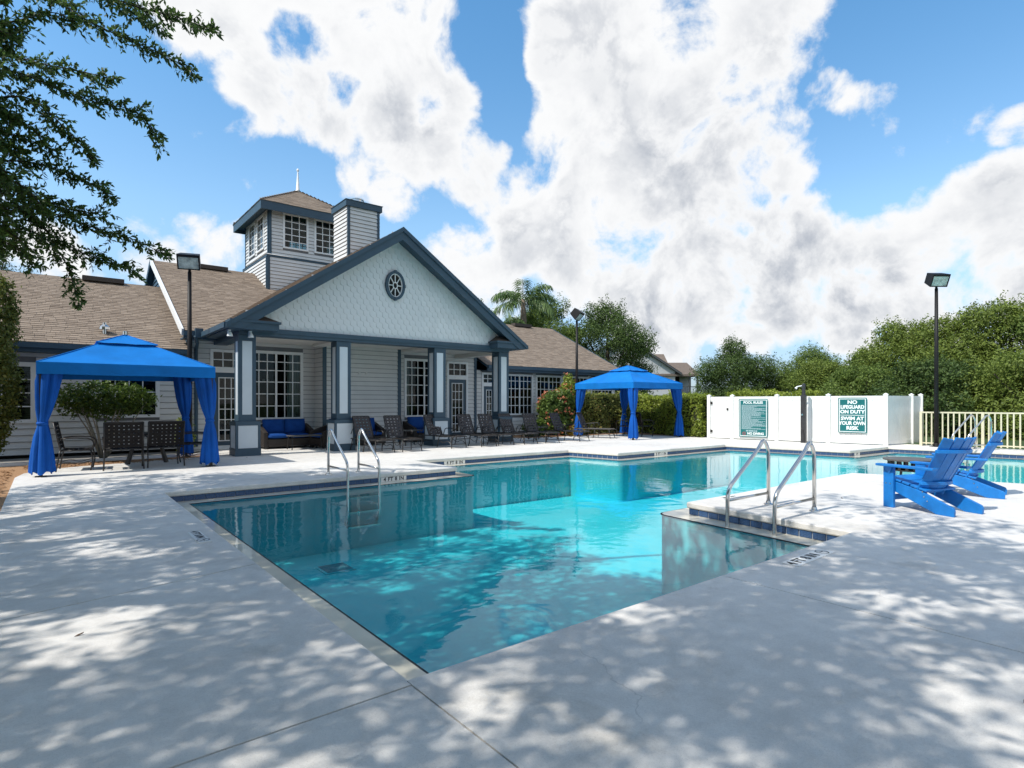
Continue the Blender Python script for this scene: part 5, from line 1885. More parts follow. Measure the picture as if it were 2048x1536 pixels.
sp = FA + fdir * uu((20.9, 9.50)) - fin * 0.42
t = thing('outdoor_shower', 'black shower post with white shower head before the white fence', 'shower', (sp.x, sp.y, 0))
MB().box(sp.x - .075, sp.x + .075, sp.y - .075, sp.y + .075, 0, 1.66).build('post', M['post_wood'], t, bevel=0.008)
MB().tube([(sp.x, sp.y, 1.64), (sp.x, sp.y, 2.0), (sp.x - .02, sp.y + .02, 2.03)], 0.06, 10).build('riser', M['post_wood'], t)
MB().tube([(sp.x - .03, sp.y + .03, 1.98), (sp.x - .12, sp.y + .16, 1.95), (sp.x - .15, sp.y + .20, 1.88)], [0.02, 0.02, 0.05], 10).build('shower_head', M['white'], t)
MB().lathe([(0.03, -.03), (0.035, 0), (0.03, .03)], 10, (sp.x - .085, sp.y + .02, 0.98)).build('knob', M['steel'], t)
MB().tube([(sp.x - .08, sp.y + .04, 0.52), (sp.x - .10, sp.y + .0, 0.46), (sp.x - .09, sp.y - .05, 0.30), (sp.x - .085, sp.y - .06, 0.06)], 0.012, 8).build('hose', M['black_metal'], t)

# picket fence along the far right side
pf = thing('picket_fence', 'cream metal picket fence along the far right side of the pool', 'fence', (21.9, 5.2, 0))
for (a, b) in (((23.55, 6.80), (22.05, 6.42)), ((22.05, 6.42), (22.18, 4.86)), ((22.18, 4.86), (22.30, 3.0)), ((22.30, 3.0), (22.9, 0.0)), ((22.9, 0.0), (23.6, -3.5))):
    a, b = Vector(a), Vector(b)
    d = (b - a).normalized()
    L = (b - a).length
    MB().beam((a.x, a.y, 1.08), (b.x, b.y, 1.08), 0.045, 0.045).build('rail', M['cream'], pf)
    MB().beam((a.x, a.y, 0.10), (b.x, b.y, 0.10), 0.035, 0.035).build('rail', M['cream'], pf)
    MB().box(b.x - .035, b.x + .035, b.y - .035, b.y + .035, 0, 1.10).build('post', M['cream'], pf)
    n = round(L / 0.142)
    for k in range(1, n):
        p = a + d * (L * k / n)
        MB().box(p.x - .018, p.x + .018, p.y - .018, p.y + .018, 0.05, 1.07).build('picket', M['cream'], pf)


# ------------------------------------------------------------------ depth markers
def marker(label, T, w, h, text, size, extra=False, spacing=1.0):
    t = thing('depth_marker', label, 'depth marker', tuple(T.translation), 0, 'white pool depth markers')
    MB().box(-w / 2, w / 2, -h / 2, h / 2, -.002, .004, 0, T).build('marker_tile', M['marker'], t)
    iv = Matrix.Translation(-Vector(t['_org']))
    lettering(text, size, M['black_print'], t, iv @ T @ Matrix.Translation((-.11 if extra else 0, 0, .0045)), 0.003, spacing)
    if extra:
        nd = MB()
        c = w / 2 - .10
        for k in range(18):
            a, b = 2 * math.pi * k / 18, 2 * math.pi * (k + 1) / 18
            nd.add([T @ Vector((c + r * math.cos(q), r * math.sin(q), .0048)) for r, q in ((.062, a), (.052, a), (.052, b), (.062, b))], [(0, 3, 2, 1)])
        nd.box(-.06, .06, -.005, .005, .0044, .005, 0, T @ Matrix.Translation((c, 0, 0)) @ Matrix.Rotation(R(-45), 4, 'Z'))
        nd.box(-.030, .030, .002, .012, .0044, .0052, 0, T @ Matrix.Translation((c, 0, 0))).build('no_diving_symbol', M['black_print'], t)
    return t


def on_wall(x, y, d, z):
    """marker set in the tile band: local X along the wall as read from the pool, Z out over the water"""
    d = Vector(d).normalized()
    n = Vector((d.y, -d.x))
    return Matrix(((d.x, 0, n.x, x + n.x * .004), (d.y, 0, n.y, y + n.y * .004), (0, 1, 0, z), (0, 0, 0, 1)))


def on_deck(x, y, ang):
    return Matrix.Translation((x, y, 0.0025)) @ Matrix.Rotation(ang, 4, 'Z')


marker('white 4 FT 8 IN tile in the blue band beside the house-side ladder', on_wall(5.42, 10.573, (5.51, 0.1), -0.130), 0.56, 0.085, '4 FT 8 IN', 0.102, False, 1.12)
marker('white 4 FT 8 IN tile in the blue band behind the deck corner', on_wall(8.10, 12.473, (5.12, -0.11), -0.130), 0.62, 0.085, '4 FT 8 IN', 0.102, False, 1.2)
marker('white depth tile in the blue band before the hedge-side gazebo', on_wall(14.25, 10.742, (1, 0), -0.130), 0.62, 0.085, '3 FT 6 IN', 0.102, False, 1.2)
marker('small white depth tile in the blue band before the no lifeguard sign', on_wall(18.75, 7.08, (1, -.05), -0.130), 0.34, 0.085, '3 FT', 0.08)
marker('white 4 FT 8 IN tile with no-diving symbol flush in the near deck', on_deck(5.37, 2.425, 0.02), 0.74, 0.150, '4 FT 8 IN', 0.130, True)
marker('worn white FT tile set in the deck beside the left pool edge', on_deck(1.235, 6.75, R(-90)), 0.58, 0.12, '4 FT 8 IN', 0.10, True)
marker('faint white depth tile at the tip of the tiled peninsula', on_deck(7.85, 4.70, R(180)), 0.5, 0.13, '4 FT 8 IN', 0.085)

# fallen leaves on the deck
LV = [(9.05, 3.62, 40, 'small brown fallen leaf on the white deck before the blue chairs'), (8.55, 3.86, 10, 'thin pale fallen leaf on the sunlit peninsula deck'),
      (0.15, 4.35, 20, 'dark fallen leaf on the shaded deck at the left'), (3.55, 0.62, 15, 'curled leaf on the dappled deck at lower right'), (13.4, 14.1, 30, 'small dark leaf on the deck before the loungers'),
      (3.95, 15.7, 30, 'small dry leaf beside the left column pedestal')]
for (x, y, a, lb) in LV:
    T = Matrix.Translation((x, y, 0.004)) @ Matrix.Rotation(R(a), 4, 'Z')
    vs = [(-.024, 0, 0), (-.005, .007, .004), (.014, .006, .007), (.026, 0, .010), (.014, -.006, .006), (-.005, -.007, .003)]
    o = MB().add([T @ Vector(v) for v in vs] + [T @ (Vector(v) - Vector((0, 0, .003))) for v in vs], [(5, 4, 3, 2, 1, 0), (6, 7, 8, 9, 10, 11)] + [(i, (i + 1) % 6, 6 + (i + 1) % 6, 6 + i) for i in range(6)]).build('fallen_leaf', M['dry_leaf'])
    tag(o, lb, 'leaf', 'fallen leaves on the deck')


# ------------------------------------------------------------------ the overhanging oak
oak = thing('oak_tree', 'leafy oak whose branches overhang the deck at the upper left', 'tree', (-5.6, 7.4, 0))
LIMBS = [
    [(-5.6, 7.4, 0), (-5.55, 7.45, 1.2), (-5.4, 7.5, 2.6)],
    [(-5.4, 7.5, 2.5), (-4.4, 8.6, 3.6), (-3.0, 10.0, 4.5), (-1.5, 11.2, 5.0), (-0.95, 11.6, 4.9)],
    [(-5.4, 7.5, 2.6), (-4.6, 9.0, 4.6), (-3.2, 10.6, 6.2), (-1.8, 11.4, 6.8), (-0.6, 11.6, 7.2)],
    [(-5.4, 7.5, 2.6), (-4.6, 7.6, 5.0), (-2.6, 7.9, 7.4), (-0.5, 7.6, 8.4), (1.2, 6.6, 8.8)],
    [(-5.4, 7.5, 2.6), (-4.5, 6.0, 4.6), (-2.8, 4.2, 6.2), (-0.8, 2.2, 7.0), (1.4, 0.6, 7.2)],
    [(-5.4, 7.5, 2.6), (-5.6, 5.0, 4.6), (-4.6, 1.6, 6.2), (-3.2, -2.0, 6.6), (-1.0, -4.0, 6.8)],
    [(-5.4, 7.5, 2.6), (-6.8, 8.4, 4.6), (-8.6, 9.6, 6.0)],
    [(-5.4, 7.5, 2.6), (-6.8, 5.6, 4.6), (-8.8, 3.2, 6.0)],
]
tr = MB()
for i, l in enumerate(LIMBS):
    l = arc(l, 0.8, 3)
    r0, r1 = (0.34, 0.26) if i == 0 else (0.17, 0.035)
    tr.tube(l, [r0 + (r1 - r0) * k / (len(l) - 1) for k in range(len(l))], 9)
tr.build('trunk', M['bark'], oak, shade=True)
SPRAYS = [
    [(-0.85, 11.18, 6.65), (-0.30, 10.74, 6.79), (0.09, 10.43, 6.93), (0.31, 10.25, 6.74)],
    [(0.15, 10.89, 7.79), (0.61, 10.52, 7.43), (1.19, 10.06, 7.19), (1.53, 9.78, 7.09), (1.93, 9.47, 6.89)],
    [(-0.22, 12.21, 8.23), (0.48, 11.65, 7.58), (1.01, 11.22, 7.26), (1.49, 10.84, 7.02), (1.88, 10.53, 6.69)],
    [(0.34, 11.25, 8.25), (0.73, 10.94, 7.78), (1.06, 10.67, 7.32), (1.42, 10.38, 7.16)],
    [(-1.03, 12.09, 6.43), (-0.38, 11.57, 6.43), (0.15, 11.14, 6.13), (0.65, 10.74, 5.90), (0.99, 10.47, 5.86), (1.22, 10.29, 5.60), (1.35, 10.19, 5.28)],
    [(-0.87, 11.45, 5.77), (-0.19, 10.91, 5.84), (0.20, 10.59, 5.37), (0.54, 10.32, 4.89)],
    [(-1.08, 12.64, 6.90), (-0.46, 12.15, 6.90), (-0.03, 11.80, 6.74), (0.34, 11.50, 6.66), (0.87, 11.08, 6.50)],
    [(-1.03, 12.09, 4.99), (-0.32, 11.52, 5.07), (0.09, 11.19, 4.95), (0.51, 10.86, 4.73), (0.81, 10.62, 4.45)],
    [(-1.05, 12.36, 4.38), (-0.39, 11.83, 4.46), (0.22, 11.35, 4.28), (0.64, 11.01, 4.07), (1.06, 10.67, 3.93), (1.44, 10.37, 3.67)],
    [(-0.96, 12.68, 4.08), (-0.21, 12.08, 4.20), (0.16, 11.78, 3.84), (0.32, 11.65, 3.36), (0.40, 11.59, 2.97)],
    [(-0.45, 12.01, 4.57), (0.04, 11.62, 4.02), (0.46, 11.28, 3.71), (0.74, 11.06, 3.63), (1.10, 10.77, 3.43)],
    [(-1.01, 11.81, 3.80), (-0.54, 11.45, 3.82), (-0.26, 11.21, 3.62), (-0.14, 11.12, 3.43)],
    [(-1.01, 11.81, 4.54), (-0.49, 11.40, 4.60), (-0.02, 11.03, 4.39), (0.32, 10.75, 4.21), (0.67, 10.48, 4.21)],
    [(-0.96, 11.27, 5.24), (-0.52, 10.91, 5.23), (-0.19, 10.65, 5.10), (0.09, 10.43, 4.96)],
    [(-0.99, 11.03, 4.73), (-0.56, 10.69, 4.53), (-0.24, 10.43, 4.39), (-0.02, 10.26, 4.05)],
    [(-0.99, 11.03, 3.98), (-0.61, 10.73, 3.91), (-0.35, 10.52, 3.70), (-0.18, 10.39, 3.50)],
    [(-0.97, 10.76, 5.19), (-0.60, 10.46, 5.26), (-0.28, 10.21, 5.19), (-0.07, 10.05, 4.99)],
    [(-1.03, 11.45, 7.00), (-0.69, 11.18, 6.93), (-0.47, 11.00, 6.72), (-0.25, 10.82, 6.64)],
]
for k in range(26):
    y0 = float(rng.uniform(10.2, 12.4))
    z0 = float(rng.uniform(3.7, 6.7))
    a = Vector((-0.047 * y0 - 0.55, y0, z0))
    b = a + Vector((float(rng.uniform(.45, .8)), -float(rng.uniform(.2, .55)), -float(rng.uniform(-.05, .3))))
    SPRAYS.append([tuple(a), tuple(a.lerp(b, .5) + Vector((0, 0, .06))), tuple(b)])
tw = MB()
LP, LD_ = [], []
for s in SPRAYS:
    pl_ = [Vector(p) for p in arc(s, 0.25, 3)]
    seg = [0]
    for a, b in zip(pl_[:-1], pl_[1:]):
        seg.append(seg[-1] + (b - a).length)
    tot = seg[-1]
    tw.tube(pl_, [0.016 * (1 - 0.85 * x / tot) + 0.002 for x in seg], 5)
    x = 0.0
    while x < tot:
        k = max(i for i in range(len(seg)) if seg[i] <= x)
        k = min(k, len(pl_) - 2)
        p = pl_[k].lerp(pl_[k + 1], (x - seg[k]) / max(1e-6, seg[k + 1] - seg[k]))
        d = (pl_[k + 1] - pl_[k]).normalized()
        taper = (1 - 0.60 * (x / tot) ** 1.5) * (0.75 + 0.45 * math.sin(x * 9.0 + len(pl_)))
        for rep in range(3):
            sd = Vector(rng.normal(size=3)).normalized()
            sd = (sd - d * sd.dot(d)).normalized() * 0.8 + d * 0.75 + Vector((0, 0, -0.12))
            sd.normalize()
            L = float(rng.uniform(0.10, 0.42)) * taper + 0.05
            q = p + sd * L
            tw.tube([p, q], [0.004, 0.002], 3, caps=False)
            nl = int(5 + 21 * L)
            for j in range(nl):
                u = (j + 0.6) / nl
                ld = Vector(rng.normal(size=3)).normalized()
                ld = (ld * 0.9 + sd * 0.7 + Vector((0, 0, -0.2))).normalized()
                c = p.lerp(q, u) + ld * 0.038
                LP.append(c)
                LD_.append(ld)
        x += 0.072
tw.build('twigs', M['bark'], oak)
cen, t_ = np.array(LP), np.array(LD_)
nr = unit(rng.normal(size=cen.shape) + np.array([0, 0, 0.6]))
nr = unit(nr - t_ * np.sum(nr * t_, axis=1, keepdims=True))
b_ = np.cross(nr, t_)
l_ = rng.uniform(0.034, 0.054, len(cen))[:, None]
w_ = rng.uniform(0.015, 0.024, len(cen))[:, None]
Q1 = np.stack([cen - t_ * l_, cen + b_ * w_ + nr * w_ * .3, cen + t_ * l_, cen - b_ * w_ + nr * w_ * .3], axis=1)


def out_of_open_sky(p, m=0.75):
    """the crown keeps to the left of, and above, the open view over the pool"""
    d = 0.6245 * p[:, 0] + 0.781 * p[:, 1]
    return (p[:, 0] < -0.05 * p[:, 1] - 0.35 - m * 0.3) | (p[:, 2] > 1.4 + 0.695 * d + m) | (d < 0.4)


# the bulk of the crown, overhead and to the left: leafy clumps with gaps that let the sun through
n = 90000
P = np.stack([rng.uniform(-12.5, 3.6, n), rng.uniform(-9.5, 13.6, n), rng.uniform(4.4, 9.6, n)], axis=1)
keep = out_of_open_sky(P)
sx_, sy_ = P[:, 0] + 0.80 * P[:, 2], P[:, 1] - 0.12 * P[:, 2]
edge = 6.5 + 0.55 * np.sin(sy_ * 1.7 + 0.6) + 0.35 * np.sin(sy_ * 4.1)
edge = np.where(sy_ < 2.3, edge + 0.5 + 0.3 * np.sin(sy_ * 2.3), edge)
keep &= (sx_ < edge) & (sy_ < 12.3 + 0.5 * np.sin(sx_ * 1.3)) & (sx_ > -5.5)
# dome-like underside and top
rr = np.hypot((P[:, 0] + 4.2) / 9.5, (P[:, 1] - 3.0) / 12.5)
keep &= (P[:, 2] < 10.0 - 3.2 * rr ** 2) & (P[:, 2] > 3.8 + 0.9 * rr)


def fnoise(x, y, s):
    v = np.zeros_like(x)
    r_ = np.random.default_rng(s)
    for k in range(9):
        a, f, ph = r_.uniform(0, 6.28), r_.uniform(1.6, 7.5), r_.uniform(0, 6.28)
        v += np.sin((x * np.cos(a) + y * np.sin(a)) * f + ph) / (0.8 + f * 0.14)
    return v / 3.0


keep &= (fnoise(sx_, sy_, 4) < 0.30) | ((sx_ > 0.6) & (sx_ < 6.3) & (sy_ > 2.9) & (sy_ < 10.6) & (fnoise(sx_, sy_, 4) < 0.85))
keep &= (fnoise(sx_, sy_, 17) < 0.55) | (sx_ > 1.2)
P = P[keep]
P = P[:11500]
o_ = unit(rng.normal(size=P.shape))
Q2 = clump(P, o_, 14, 0.13, 0.145, 0.070, 0.2, 0.2)
# thinner foliage towards the rim of the crown
n = 5000
P3 = np.stack([rng.uniform(-3, 3.4, n), rng.uniform(-6, 13.2, n), rng.uniform(5.0, 9.2, n)], axis=1)
sx_, sy_ = P3[:, 0] + 0.80 * P3[:, 2], P3[:, 1] - 0.12 * P3[:, 2]
k3 = out_of_open_sky(P3) & (sx_ < 8.9 + 0.5 * np.sin(sy_ * 2.1)) & (sx_ > 6.3) & (fnoise(sx_, sy_, 9) < -0.10) & (sy_ < 3.4) & (P3[:, 2] < 8.6)
P3 = P3[k3][:330]
Q3 = clump(P3, unit(rng.normal(size=P3.shape)), 22, 0.15, 0.15, 0.065, 0.2, 0.2)
Q = np.concatenate([Q1, Q2, Q3]) - np.array(oak['_org'])
obj('crown', quads_mesh('crown', Q, M['oak']), oak)
print('oak leaves', len(Q1), len(Q2), len(Q3), 'clumps', len(P))


# ------------------------------------------------------------------ trees beyond
def tree(label, x, y, top, r, base, m, seed, n=9000, L=0.15, Wd=0.075, name='broadleaf_tree', group='trees beyond the pool', sq=1.0, trunk_h=None):
    global rng
    rng = np.random.default_rng(seed)
    t = thing(name, label, 'tree', (x, y, -0.06), 0, group)
    lob = []
    H = top - base
    lob.append(((0, 0, base + H * 0.46), (r * 0.62, r * 0.62 * sq, H * 0.38)))
    for k in range(30):
        a = rng.uniform(0, 6.28)
        hh = rng.uniform(0.08, 0.93)
        rad = r * math.sqrt(max(0.05, 1 - (2 * hh - 0.80) ** 2 * 0.85)) * rng.uniform(0.58, 0.86)
        s = r * rng.uniform(0.15, 0.34)
        lob.append(((rad * math.cos(a), rad * math.sin(a) * sq, base + H * hh * 0.93), (s * rng.uniform(.9, 1.3), s * rng.uniform(.9, 1.3), s * rng.uniform(0.6, 0.9))))
    for k in range(6):
        a = rng.uniform(0, 6.28)
        s = r * rng.uniform(0.13, 0.26)
        q = rng.uniform(0.1, 0.5)
        lob.append(((r * q * math.cos(a), r * q * math.sin(a), top - s * rng.uniform(0.7, 1.6)), (s, s, s)))
    per = 14
    n = int(n * 3.0)
    p, o = lobes_points(lob, int(n / per * 5.0), 0.60, base * 0.8)
    sel = rng.permutation(len(p))[: n // per]
    Q = clump(p[sel], o[sel], per, r * 0.040 + 0.05, L, Wd, 0.5, 0.1)
    # leading shoots that break the outline: leaves strung along short upward twigs
    p2, o2 = lobes_points(lob, 520, 0.97, base)
    o2 = unit(o2 + np.array([0, 0, 0.55]) + rng.normal(0, 0.35, o2.shape))
    ln = rng.uniform(0.10, 0.36, len(p2)) * r * 0.55
    st = np.concatenate([p2 + o2 * (ln * u)[:, None] for u in (0.2, 0.4, 0.6, 0.8, 1.0)])
    Q2 = clump(st, np.concatenate([o2] * 5), 4, 0.055 + r * 0.008, L, Wd * 0.9, 0.35)
    obj('crown', quads_mesh('crown', np.concatenate([Q, Q2]), m), t)
    tk = MB().tube([(0, 0, 0), (0.05, 0.02, base + H * 0.3), (0, 0.05, base + H * 0.7)], [r * 0.075, r * 0.055, r * 0.02], 8)
    for k in range(5):
        a = k * 1.3 + seed
        tk.tube([(0, 0, base * 0.7 + H * 0.12 * k * 0.5), (r * .35 * math.cos(a), r * .35 * math.sin(a), base + H * (0.3 + .07 * k)), (r * .62 * math.cos(a), r * .62 * math.sin(a), base + H * (0.45 + .08 * k))], [r * .03, r * .02, r * .008], 6)
    tk.build('trunk', M['bark'], t, world=False)
    return t


tree('broad dark oak rising behind the right wing roof, nearest the palm', 29.6, 32.6, 9.3, 3.0, 2.2, M['far_mid'], 21, 10000)
tree('large dark oak between the wing roof and the apartment building', 33.2, 29.9, 9.0, 3.7, 1.4, M['far_dark'], 22, 13000)
tree('low mid green tree behind the wing ridge, right of the palm trunk', 26.9, 31.4, 7.9, 2.2, 1.6, M['far_mid'], 23, 7000)
tree('pale green tree showing left of the palm above the porch rake', 23.0, 33.4, 8.8, 1.9, 3.0, M['far_mid'], 24, 7000)
tree('dark tree top behind the left wing ridge', -3.6, 62.0, 14.8, 4.6, 4.0, M['far_dark'], 25, 9000, 0.2, 0.1)
tree('rounded dark evergreen tree beyond the white fence at centre right', 46.6, 27.2, 6.9, 3.5, 0.3, M['far_dark'], 26, 14000)
tree('paler loose tree right of the rounded dark evergreen', 50.6, 23.2, 5.9, 3.6, 0.2, M['far_mid'], 27, 12000)
tree('low olive bush-like tree behind the shower post', 45.0, 19.2, 4.5, 2.8, 0.1, M['far_olive'], 28, 9000)
tree('sloping olive tree at the left edge of the big tree mass', 44.0, 15.6, 4.9, 2.6, 0.2, M['far_mid'], 29, 11000)
tree('tall olive tree left of the right lamp post', 41.4, 13.0, 6.3, 3.1, 0.2, M['far_olive'], 30, 13000)
tree('tall dense tree directly behind the right lamp head', 40.8, 10.4, 6.75, 3.0, 0.2, M['far_olive'], 31, 13000)
tree('tall broad olive tree at the right edge of the view', 40.4, 7.6, 6.8, 3.2, 0.2, M['far_olive'], 32, 13000)
tree('large tree closing the tree mass beyond the right edge', 39.2, 4.4, 7.4, 3.3, 0.2, M['far_mid'], 33, 9000)
tree('low dark thicket tree behind the picket fence near the lamp post', 31.2, 8.6, 3.3, 2.3, 0.0, M['far_dark'], 34, 9000, 0.13, 0.065)
tree('low brownish thicket tree behind the picket fence at the right edge', 31.6, 5.4, 3.4, 2.4, 0.0, M['far_olive'], 35, 9000, 0.13, 0.065)
tree('low thicket tree behind the corner of the white fence', 33.0, 12.0, 3.3, 2.3, 0.0, M['far_mid'], 36, 9000, 0.13, 0.065)
tree('low thicket tree beyond the picket fence outside the right edge', 31.6, 2.0, 3.6, 2.6, 0.0, M['far_mid'], 37, 6000, 0.13, 0.065)


def palm(label, x, y, zc, fr_len, nfr, seed, trunk=True, rise=1.0):
    rg = np.random.default_rng(seed)
    t = thing('palm_tree', label, 'palm', (x, y, -0.06), 0, 'palms behind the wing roof')
    MB().tube([(0, 0, 0), (0.12, 0.0, zc * 0.5), (0.05, 0.0, zc - 1.0), (0.0, 0, zc + 0.2)], [0.24, 0.20, 0.20, 0.12], 10).build('trunk', M['palm_bark'], t, world=False, shade=True)
    Q = []
    rach = MB()
    for k in range(nfr):
        a = 2.39996 * k + rg.uniform(-.25, .25)
        e0 = R(rg.uniform(28, 84)) * rise if k > 4 else R(rg.uniform(0, 25))
        Lf = fr_len * rg.uniform(0.8, 1.1)
        h_ = Vector((math.cos(a), math.sin(a), 0))
        pts, p, e = [], Vector((0, 0, zc)), e0
        ns = 16
        for j in range(ns + 1):
            pts.append(p.copy())
            p = p + (h_ * math.cos(e) + Vector((0, 0, math.sin(e)))) * (Lf / ns)
            e -= R(rg.uniform(5.5, 9.5)) * (0.45 + 1.1 * j / ns)
        rach.tube(pts, [0.030 * (1 - 0.85 * j / ns) for j in range(ns + 1)], 4, caps=False)
        side = Vector((-h_.y, h_.x, 0))
        for j in range(2, ns):
            for rep in range(4):
                u = rep / 4
                c = pts[j].lerp(pts[j + 1], u) if j < ns else pts[j]
                d = (pts[min(j + 1, ns)] - pts[j - 1]).normalized()
                for sg in (-1, 1):
                    l = fr_len * 0.24 * math.sin(math.pi * min(0.97, 0.12 + 0.86 * j / ns)) * rg.uniform(.75, 1.15) + 0.10
                    dr = (side * sg * 0.72 + d * 0.50 + Vector((0, 0, rg.uniform(-.95, .10)))).normalized()
                    mid = c + dr * l * 0.55
                    tip = c + dr * l + Vector((0, 0, -l * 0.34))
                    wv = d * 0.036
                    Q.append([c, mid + wv, tip, mid - wv])
    rach.build('frond_stem', M['palm'], t, world=False)
    obj('crown', quads_mesh('crown', np.array([[tuple(v) for v in q] for q in Q]), M['palm']), t)


palm('tall feathery palm above the right wing ridge', 24.29, 29.23, 8.0, 3.0, 12, 5)
palm('lower bushy palm left of the tall palm behind the porch rake', 23.0, 30.3, 6.0, 2.5, 14, 6, rise=0.9)


# ------------------------------------------------------------------ hedges and shrubs
def hedge(label, a, b, wd, h, m, seed, n=9000, L=0.10, Wd=0.055, z0=0.03, cat='hedge', name='hedge'):
    rg = np.random.default_rng(seed)
    a, b = np.array(a), np.array(b)
    d = (b - a)
    Ln = np.linalg.norm(d)
    d = d / Ln
    nn = np.array([-d[1], d[0]])
    t = thing(name, label, cat, (float(a[0]), float(a[1]), 0), 0)
    A = [Ln * h, Ln * h, wd * h, wd * h, Ln * wd]
    k = rg.choice(5, size=n, p=np.array(A) / sum(A))
    u, v = rg.uniform(0, 1, n), rg.uniform(0, 1, n)
    s = np.where(k < 2, u * Ln, np.where(k == 2, 0, np.where(k == 3, Ln, u * Ln)))
    w = np.where(k == 0, -wd / 2, np.where(k == 1, wd / 2, np.where(k == 4, (v - .5) * wd, (u - .5) * wd)))
    z = np.where(k == 4, h, z0 + (h - z0) * v)
    bulge = 0.07 * np.sin(s * 2.3 + seed) + 0.05 * np.sin(s * 5.1 + z * 3.1) + 0.05 * np.sin(z * 5 + s)
    out = np.zeros((n, 3))
    out[k == 0, :2] = -nn
    out[k == 1, :2] = nn
    out[k == 2, :2] = -d
    out[k == 3, :2] = d
    out[k == 4, 2] = 1
    P = np.stack([d[0] * s + nn[0] * w, d[1] * s + nn[1] * w, z], axis=1) + out * (bulge + rg.normal(0, 0.055, n) - 0.04)[:, None]
    P[:, 2] = np.maximum(P[:, 2], 0.02)
    global rng
    rng = rg
    Q = leaves(P, L, Wd, out, 0.22, 0.1)
    obj('foliage', quads_mesh('foliage', Q, m), t)
    T = Matrix.Rotation(math.atan2(d[1], d[0]), 4, 'Z')
    MB().box(0.14, Ln - 0.14, -wd / 2 + 0.14, wd / 2 - 0.14, 0.0, h - 0.16, 0, T).build('twiggy_core', M['hedge_core'], t, world=False)
    return t


hedge('loose mixed hedge with reddish leaves behind the right gazebo', (16.9, 18.45), (21.6, 17.75), 0.9, 1.78, M['hedge_brown'], 41, 15000, 0.12, 0.055)
hedge('clipped yellow-green hedge running from the right gazebo to the white fence', (20.72, 13.35), (21.5, 17.4), 0.8, 1.70, M['hedge'], 42, 15000, 0.11, 0.055)
hedge('yellow-green hedge top showing above the white fence beside the gate', (21.6, 12.9), (22.1, 9.6), 0.9, 1.80, M['hedge'], 43, 7000, 0.11, 0.055)


def shrub(label, x, y, lobes, m, seed, n, L, Wd, stems=(), name='shrub', cat='shrub', extra=None, shell=0.5):
    global rng
    rng = np.random.default_rng(seed)
    t = thing(name, label, cat, (x, y, 0))
    p, o = lobes_points(lobes, int(n / 5 * 1.6), shell)
    sel = rng.permutation(len(p))[: n // 5]
    obj('foliage', quads_mesh('foliage', clump(p[sel], o[sel], 5, 0.05, L, Wd, 0.4), m), t)
    if extra:
        em, en, eL, eW = extra
        p, o = lobes_points(lobes, en, 0.97)
        k = rng.choice(len(p), size=min(len(p), en // 3), replace=False)
        obj('blossom', quads_mesh('blossom', clump(p[k] + o[k] * .04, o[k], 6, 0.035, eL, eW, 0.3), em), t)
    if stems:
        s = MB()
        for st in stems:
            s.tube(arc(st, 0.3, 3), [0.030 - 0.02 * i / (len(arc(st, 0.3, 3)) - 1) for i in range(len(arc(st, 0.3, 3)))], 6)
        s.build('stem', M['pale_stem'], t, world=False, shade=True)
    return t


sr = np.random.default_rng(8)
stems = []
for k in range(13):
    a = 2 * math.pi * k / 13 + sr.uniform(-.2, .2)
    rr_ = sr.uniform(0.35, 0.95)
    stems.append([(0.05 * math.cos(a), 0.05 * math.sin(a), 0), (rr_ * .45 * math.cos(a), rr_ * .35 * math.sin(a), sr.uniform(.5, .75)), (rr_ * math.cos(a), rr_ * .7 * math.sin(a), sr.uniform(1.15, 1.5))])
shrub('flat-topped dark green shrub on bare branching stems behind the dining set', 1.10, 17.85,
      [((0, 0, 1.55), (1.0, .6, .40)), ((-.55, .1, 1.42), (.50, .45, .36)), ((.6, .05, 1.45), (.55, .45, .38)), ((0, -.2, 1.30), (.6, .4, .32))], M['shrub'], 51, 5200, 0.085, 0.045, stems)
shrub('tall clipped column hedge against the left edge of the wing wall', -1.16, 17.55,
      [((0, 0, 2.9), (.62, .62, 1.45)), ((.02, 0, 1.7), (.66, .62, 1.35)), ((-.05, -.1, .8), (.50, .52, .75)), ((.22, -.1, 3.5), (.42, .42, .85))], M['conifer'], 52, 16000, 0.085, 0.05, [[(0, 0, 0), (0, 0, 1.0), (0, 0, 3.2)]], 'column_hedge', 'hedge', shell=0.72)
shrub('flowering shrub with salmon blossoms at the end of the lounger row', 16.75, 18.05,
      [((0, 0, 1.0), (.85, .5, .85)), ((-.35, -.1, 1.25), (.5, .45, .6)), ((.45, 0, 1.5), (.45, .45, .5)), ((.1, -.25, .6), (.7, .4, .55))], M['flower_bush'], 53, 7000, 0.12, 0.055,
      [[(0, 0, 0), (.1, 0, .6), (.3, 0, 1.4)], [(0, 0, 0), (-.2, 0, .6), (-.4, 0, 1.2)]], extra=(M['flower'], 260, 0.085, 0.06))
shrub('tall upright yellow-green shrub with orange tips rising beside the right gazebo', 17.62, 18.15,
      [((0, 0, 1.9), (.30, .30, .75)), ((-.25, 0, 1.75), (.42, .3, .32)), ((.1, 0, 1.0), (.42, .36, .8))], M['hedge'], 54, 4200, 0.14, 0.05, [[(0, 0, 0), (0, 0, .8), (.05, 0, 2.2)]], extra=(M['flower'], 60, 0.08, 0.05))
shrub('small yellow leafed plant at the foot of the hedge', 17.35, 17.42, [((0, 0, .22), (.42, .22, .22)), ((.2, 0, .28), (.2, .2, .22))], M['yellow_leaf'], 55, 900, 0.14, 0.04, name='yellow_plant', cat='plant')
shrub('low dark green plant between the flowering shrub and the wing wall', 15.45, 17.95, [((0, 0, .28), (.5, .3, .30)), ((.3, 0, .38), (.3, .3, .3))], M['shrub'], 56, 1800, 0.13, 0.05, name='low_plant', cat='plant')
